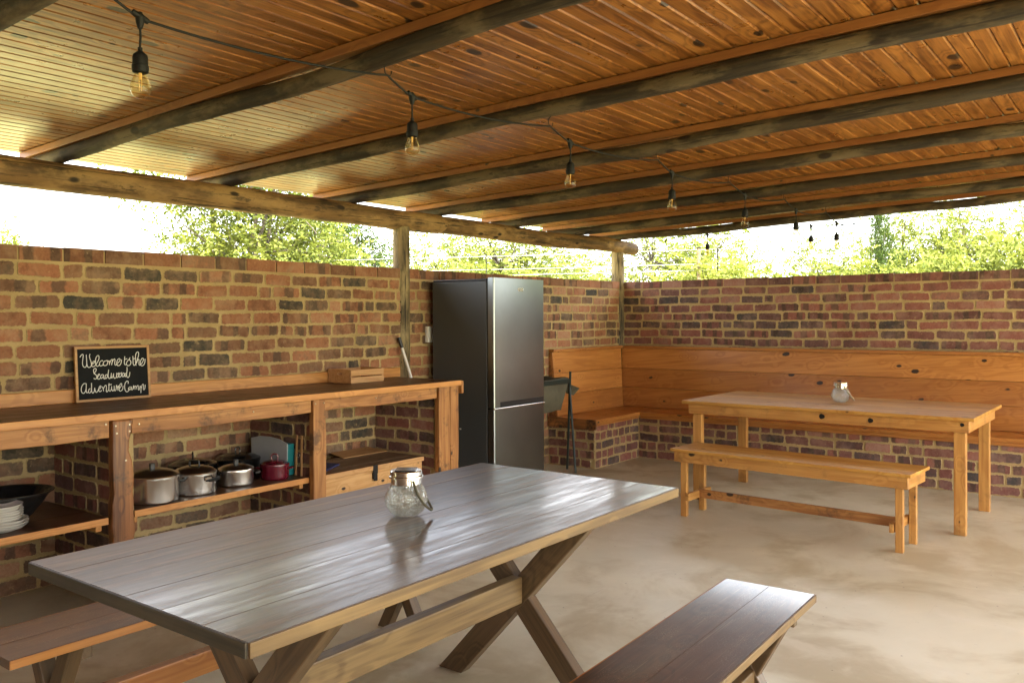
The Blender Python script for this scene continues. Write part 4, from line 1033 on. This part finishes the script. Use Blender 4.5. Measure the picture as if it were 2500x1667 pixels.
# ------------------------------------------------------------------ pine trunk in the right cubby
tk = thing('wooden_chest', 'pale knotty pine chest with black hasp inside the right cubby', 'chest', (-4.33, -.36, 0))
mb = MB(); 
for (zA, zB) in ((.0, .20), (.2005, .414)):
    s_ = rnd.random() * 30; mb.box(-.445, -.23, zA, .445, .20, zB, 0, (s_, s_ * 2, s_ * 3, .2))
mb.build('chest_body', 'pale', tk, bevel=.003)
mb = MB(); planks(mb, -.452, .452, -.235, .21, .4175, .449, 4, 'X', .003, jit=.002); lid = mb.build('lid', ['grey_plank', 'pale'], tk)
beam('lid_edge', (-4.782, -.599, .4332), (-3.878, -.599, .4332), .008, .0305, 'palem', tk, bevel=.001)
mb = MB(); mb.box(-.038, -.245, .36, .0, -.2305, .40); mb.box(-.040, -.2465, .395, .002, -.2395, .452); mb.box(-.036, -.249, .348, -.004, -.2445, .41); mb.build('hasp', 'iron', tk, bevel=.002)
cl = thing('folded_cloth', 'dark navy folded cloth lying on the left of the pine chest', 'cloth', (-4.68, -.38, .4505)); 
mb = MB(); mb.prism([(-.10, -.18), (.02, -.12), (.19, -.03), (.16, .10), (.02, .12), (-.10, .12)], 0, .012); mb.build('cloth_fold', 'navy', cl, bevel=.004)
cbx = thing('cardboard_lid', 'flat brown board leaning over the back of the pine chest', 'board', (-4.1, -.17, .4505))
mb = MB(); mb.add([(-.20, -.07, .002), (.22, -.07, .002), (.22, .14, .012), (-.14, .14, .012), (-.20, -.07, .006), (.22, -.07, .006), (.22, .14, .016), (-.14, .14, .016)], [(0, 1, 2, 3), (7, 6, 5, 4), (0, 4, 5, 1), (1, 5, 6, 2), (2, 6, 7, 3), (3, 7, 4, 0)]); mb.build('board_panel', 'palem', cbx)

# ------------------------------------------------------------------ outside: trees
def make_tree(seed, H, Rc, zc, hh, nclump, leafn, lsize, trunkr=.07, csize=.17, nlimb=9):
    """trunk, bent limbs and leaf sprays gathered in clumps through an uneven crown"""
    rg = random.Random(seed); tb = MB(); cl = []
    for i in range(nclump):
        for _ in range(40):
            v = Vector((rg.uniform(-1, 1), rg.uniform(-1, 1), rg.uniform(-1, 1)))
            if v.length > 1 or v.length < .25: continue
            lim = .80 + .45 * mnoise.noise(v.normalized() * 1.7 + Vector((seed, 0, 0)))
            if v.length < lim and mnoise.noise(v * 2.6 + Vector((0, seed, 0))) > -.22: break
        cl.append(Vector((v.x * Rc, v.y * Rc, zc + v.z * hh)))
    fork = Vector((rg.uniform(-.1, .1), rg.uniform(-.1, .1), H * .22))
    tb.tube([(0, 0, 0), tuple(fork * .5 + Vector((.03, -.02, 0))), tuple(fork)], [trunkr, trunkr * .85, trunkr * .8], 8, cap=False)
    limbs = []
    for i in range(nlimb):
        t_ = cl[rg.randrange(nclump)] * 1.0; m1 = fork.lerp(t_, .4) + Vector((rg.gauss(0, .12), rg.gauss(0, .12), -.05)); m2 = fork.lerp(t_, .75) + Vector((rg.gauss(0, .12), rg.gauss(0, .12), .08))
        tb.tube([tuple(fork), tuple(m1), tuple(m2), tuple(t_)], [trunkr * .5, trunkr * .36, trunkr * .22, trunkr * .08], 6, cap=False); limbs += [m1, m2]
    for c in cl:
        q = min(limbs, key=lambda l: (l - c).length); mid = q.lerp(c, .5) + Vector((rg.gauss(0, .06), rg.gauss(0, .06), rg.gauss(0, .05)))
        tb.tube([tuple(q), tuple(mid), tuple(c + (c - mid) * .5)], [trunkr * .16, trunkr * .11, trunkr * .05], 4, cap=False)
    lb_ = MB(); vs = []; fs = []; lr = []; per = leafn // nclump
    for c0 in cl:
        tone = rg.random(); sz = csize * rg.uniform(.6, 1.45)
        for _ in range(max(2, per // 9)):
            c = c0 + Vector((rg.gauss(0, sz * Rc), rg.gauss(0, sz * Rc), rg.gauss(0, sz * hh * .7)))
            sd_ = Vector((rg.gauss(0, 1), rg.gauss(0, 1), rg.gauss(-.1, .5))).normalized()
            n_ = sd_.cross(Vector((rg.gauss(0, .5), rg.gauss(0, .5), 1))).normalized(); sl_ = lsize * rg.uniform(2.2, 3.6)
            for k in range(9):
                q = c + sd_ * sl_ * (k / 9) + Vector((0, 0, -.15 * sl_ * (k / 9) ** 2)); side = n_ * (1 if k % 2 else -1)
                e1 = (side + sd_ * .6 + Vector((rg.gauss(0, .35), rg.gauss(0, .35), rg.gauss(0, .35)))).normalized() * lsize * rg.uniform(.6, 1.2)
                e2 = e1.cross(Vector((rg.gauss(0, .7), rg.gauss(0, .7), 1))).normalized() * lsize * .30
                o_ = len(vs); vs += [q, q + e1 * .5 + e2, q + e1, q + e1 * .5 - e2]; fs.append((o_, o_ + 1, o_ + 2, o_ + 3)); t_ = min(1, max(0, tone * .6 + rg.random() * .5)); lr += [t_] * 4
    lb_.add(vs, fs, 0, lr=lr)
    return tb, lb_
protos = {}
def proto(key, *a, **k): protos[key] = make_tree(*a, **k)
proto('acacia', 3, 4.2, 1.3, 2.55, 1.65, 110, 27000, .058, trunkr=.09)
proto('acacia2', 8, 3.6, 1.3, 2.2, 1.35, 95, 25000, .056, trunkr=.07)
proto('dense', 15, 4.2, 1.2, 2.5, 1.7, 90, 34000, .060, trunkr=.10, csize=.2)
proto('bush', 21, 2.2, .8, 1.35, .8, 50, 14000, .055, trunkr=.03, csize=.24)
built = {}
def place_tree(key, label, az, dist, h, mat, rz, wid=1.0, name='tree', group='trees beyond the walls'):
    tb, lb_ = protos[key]
    az_ = R(az); x = -8.309 + math.cos(az_) * dist; y = -4.74 + math.sin(az_) * dist
    t = thing(name, label, 'tree' if name != 'bush' else 'bush', (x, y, -.06), R(rz), group)
    kk = (key, mat)
    if kk not in built:
        a_ = tb.build('trunk', 'bark', t, smooth=True); b_ = lb_.build('crown', mat, t); built[kk] = (a_, b_)
        zs_ = sorted(v[2] for v in lb_.v); built[key + 'h'] = zs_[int(len(zs_) * .985)]; rs_ = sorted(math.hypot(v[0], v[1]) for v in lb_.v); built[key + 'r'] = rs_[int(len(rs_) * .95)]
    else:
        for src in built[kk]:
            c = src.copy(); COL.objects.link(c); c.parent = t
    s_ = h / built[key + 'h']; q_ = wid / built[key + 'r']; t.scale = (q_, q_, s_)
    return t
place_tree('acacia', 'tall pale green tree with forked grey limbs behind the long wall', 55.0, 12.5, 4.4, 'leafA', 20, 1.3)
place_tree('acacia2', 'yellow green feathery tree right of the forked one', 51.2, 13.5, 3.5, 'leafC', 100, 1.25)
place_tree('dense', 'darker green tree standing behind, just left of the middle post', 47.5, 17, 3.5, 'leafB', 40, 1.1)
place_tree('acacia2', 'yellow green tree directly right of the middle post', 40.4, 14.5, 2.95, 'leafC', 210, 1.3)
place_tree('acacia', 'pale thin tree above the fridge behind the wires', 36.6, 14.0, 2.95, 'leafA', 300, 1.2)
place_tree('acacia2', 'low yellow green tree left of the corner post', 33, 16, 2.7, 'leafC', 33, 1.2)
place_tree('acacia', 'leafy tree just right of the corner post with thin dark twigs', 26.3, 13.5, 3.05, 'leafC', 75, 1.1)
place_tree('acacia2', 'half bare tree behind the short string of bulbs', 22.8, 15, 2.7, 'leafC', 160, 1.0)
place_tree('acacia', 'yellow green tree in the middle of the right opening', 15.8, 13, 2.65, 'leafC', 240, .8)
place_tree('dense', 'narrow dark creeper covered tree in the right opening', 13.5, 12, 2.95, 'leafB', 15, .22)
place_tree('acacia2', 'rounded pale tree right of the dark narrow one', 11.4, 14, 3.2, 'leafC', 300, .85)
place_tree('acacia', 'peaked yellow tree nearest the right edge of the photo', 7.3, 13, 3.05, 'leafC', 180, .9)
place_tree('acacia2', 'tree past the right edge beyond the brick wall', -2.5, 13, 3.1, 'leafC', 120, 1.5)
place_tree('dense', 'dark tree far beyond the right wall', -12, 19, 3.8, 'leafB', 100, 1.8)
place_tree('acacia', 'pale tree beyond the open side of the shelter', -38, 17, 4.0, 'leafC', 100, 2.2)
k = 0
for az, d_, h_, w__, lab in ((68.2, 14, 2.75, .5, 'small bush top at the far left above the wall'), (62.9, 14, 2.15, .6, 'low bush between the sky gap and the forked tree'), (59.2, 12.5, 2.05, .7, 'bush at the foot of the forked tree'), (44.6, 12, 2.1, .7, 'bush just behind the middle post'), (38.6, 12.5, 2.3, .9, 'bush above the left edge of the fridge'), (34.0, 12, 2.15, .8, 'bush above the wall right of the fridge'), (30.0, 12.5, 2.05, .7, 'bush behind the corner post'), (24.4, 11.5, 2.2, .9, 'bush under the short string of bulbs'), (20.0, 12, 1.98, .8, 'low bush under the open sky of the right opening'), (16.8, 11.5, 2.15, .8, 'bush left of the dark narrow tree'), (12.6, 11.5, 2.1, .8, 'bush right of the dark narrow tree'), (9.2, 11, 2.2, .7, 'bush left of the peaked yellow tree'), (5.2, 11, 2.4, .8, 'bush at the right edge of the photo')):
    place_tree('bush', lab, az, d_, h_, 'leafC' if k % 3 else 'leafA', 47 * k, w__, 'bush', 'bushes along the outside of the walls'); k += 1

# wire fence outside
fe = thing('wire_fence', 'thin wire security fence with slender droppers outside the long wall', 'fence', (-.3, 3.5, 0))
fd = Vector((math.cos(R(108.6)), math.sin(R(108.6)), 0)); fd = Vector((math.cos(R(108.6 + 180)), math.sin(R(108.6 + 180)), 0))
dist0 = 11.5; c0 = Vector((-8.309 + math.cos(R(36)) * dist0, -4.74 + math.sin(R(36)) * dist0, 0)); fe.location = c0
for zz in (1.72, 1.88, 2.02, 2.10, 2.28):
    mb = MB(); mb.tube([tuple(-fd * 4.2 + Vector((0, 0, zz))), tuple(Vector((0, 0, zz - .012))), tuple(fd * 2.6 + Vector((0, 0, zz)))], .002, 5); mb.build('wire', 'whiteplas', fe)
for q in (-3.9, -2.3, -.6, 1.15, 2.5):
    mb = MB(); mb.tube([tuple(fd * q + Vector((0, 0, -.06))), tuple(fd * q + Vector((0, 0, 2.3)))], .009, 6); mb.build('dropper', 'iron', fe)
gp = thing('utility_pole', 'thin grey metal pole right of the corner post', 'pole', (-8.309 + math.cos(R(36.9 - 12.2)) * 11, -4.74 + math.sin(R(36.9 - 12.2)) * 11, -.06))
mb = MB(); mb.tube([(0, 0, 0), (0, 0, 2.35)], .024, 10); mb.build('shaft', 'post', gp, smooth=True)
mb = MB(); mb.lathe([(0, .02), (.03, .015), (.03, 0), (.024, 0)], 10, (0, 0, 2.35)); mb.build('cap', 'iron', gp)

# ------------------------------------------------------------------ camera
f, W_, H_ = 2078.073, 2500, 1667
yaw, pit, rol = R(37.0849), R(-.3426), R(-.2401)
fw = Vector((math.cos(pit) * math.cos(yaw), math.cos(pit) * math.sin(yaw), math.sin(pit)))
rr = fw.cross(Vector((0, 0, 1))).normalized(); uu = rr.cross(fw)
r2 = rr * math.cos(rol) + uu * math.sin(rol); u2 = -rr * math.sin(rol) + uu * math.cos(rol)
cam = bpy.data.cameras.new('camera'); co = bpy.data.objects.new('camera', cam); COL.objects.link(co); sc.camera = co
m = Matrix((r2, u2, -fw)).transposed().to_4x4(); m.translation = (-8.30907, -4.73970, 1.42414); co.matrix_world = m
cam.sensor_width = 36; cam.lens = f / W_ * 36; cam.shift_y = -44.617 / W_; cam.clip_end = 2000; cam.clip_start = .05

# ------------------------------------------------------------------ light
SE, SA = R(55), R(-118)      # direction towards the sun
sd = Vector((math.cos(SE) * math.cos(SA), math.cos(SE) * math.sin(SA), math.sin(SE)))
L_ = bpy.data.lights.new('sun', 'SUN'); L_.energy = 4.5; L_.angle = R(.5); L_.color = (1, .93, .80)
lo = bpy.data.objects.new('sun', L_); COL.objects.link(lo); lo.rotation_euler = sd.to_track_quat('Z', 'Y').to_euler()
w = bpy.data.worlds.new('World'); sc.world = w; w.use_nodes = True; nt_ = w.node_tree; nt_.nodes.clear()
sky = nt_.nodes.new('ShaderNodeTexSky'); sky.sky_type = 'NISHITA'; sky.sun_disc = False; sky.sun_elevation = SE; sky.sun_rotation = math.atan2(sd.x, sd.y)
sky.dust_density = 4; sky.ozone_density = .6; sky.air_density = 1
bg = nt_.nodes.new('ShaderNodeBackground'); bg.inputs[1].default_value = .15
ow = nt_.nodes.new('ShaderNodeOutputWorld'); tcw = nt_.nodes.new('ShaderNodeTexCoord'); nzw = nt_.nodes.new('ShaderNodeTexNoise'); nzw.inputs['Scale'].default_value = 2.2; nzw.inputs['Detail'].default_value = 5
nt_.links.new(tcw.outputs['Generated'], nzw.inputs['Vector'])
mrw = nt_.nodes.new('ShaderNodeMapRange'); mrw.inputs['From Min'].default_value = .35; mrw.inputs['From Max'].default_value = .65; mrw.inputs['To Min'].default_value = .25; mrw.inputs['To Max'].default_value = .55
nt_.links.new(nzw.outputs['Fac'], mrw.inputs['Value'])
mxw = nt_.nodes.new('ShaderNodeMix'); mxw.data_type = 'RGBA'; mxw.inputs[7].default_value = (13.0, 12.7, 12.0, 1)     # thin bright cloud veil over the blue sky
nt_.links.new(mrw.outputs[0], mxw.inputs[0]); nt_.links.new(sky.outputs[0], mxw.inputs[6]); nt_.links.new(mxw.outputs[2], bg.inputs[0]); nt_.links.new(bg.outputs[0], ow.inputs[0])
sc.view_settings.view_transform = 'Standard'; sc.view_settings.look = 'None'; sc.view_settings.gamma = 1; sc.view_settings.exposure = 2.65
sc.render.engine = 'CYCLES'
cy = sc.cycles; cy.max_bounces = 10; cy.diffuse_bounces = 6; cy.glossy_bounces = 5; cy.transmission_bounces = 8; cy.transparent_max_bounces = 16
cy.sample_clamp_indirect = 6; cy.caustics_reflective = False; cy.caustics_refractive = False
try:
    cy.use_denoising = True; cy.denoiser = 'OPENIMAGEDENOISE'
except Exception: pass
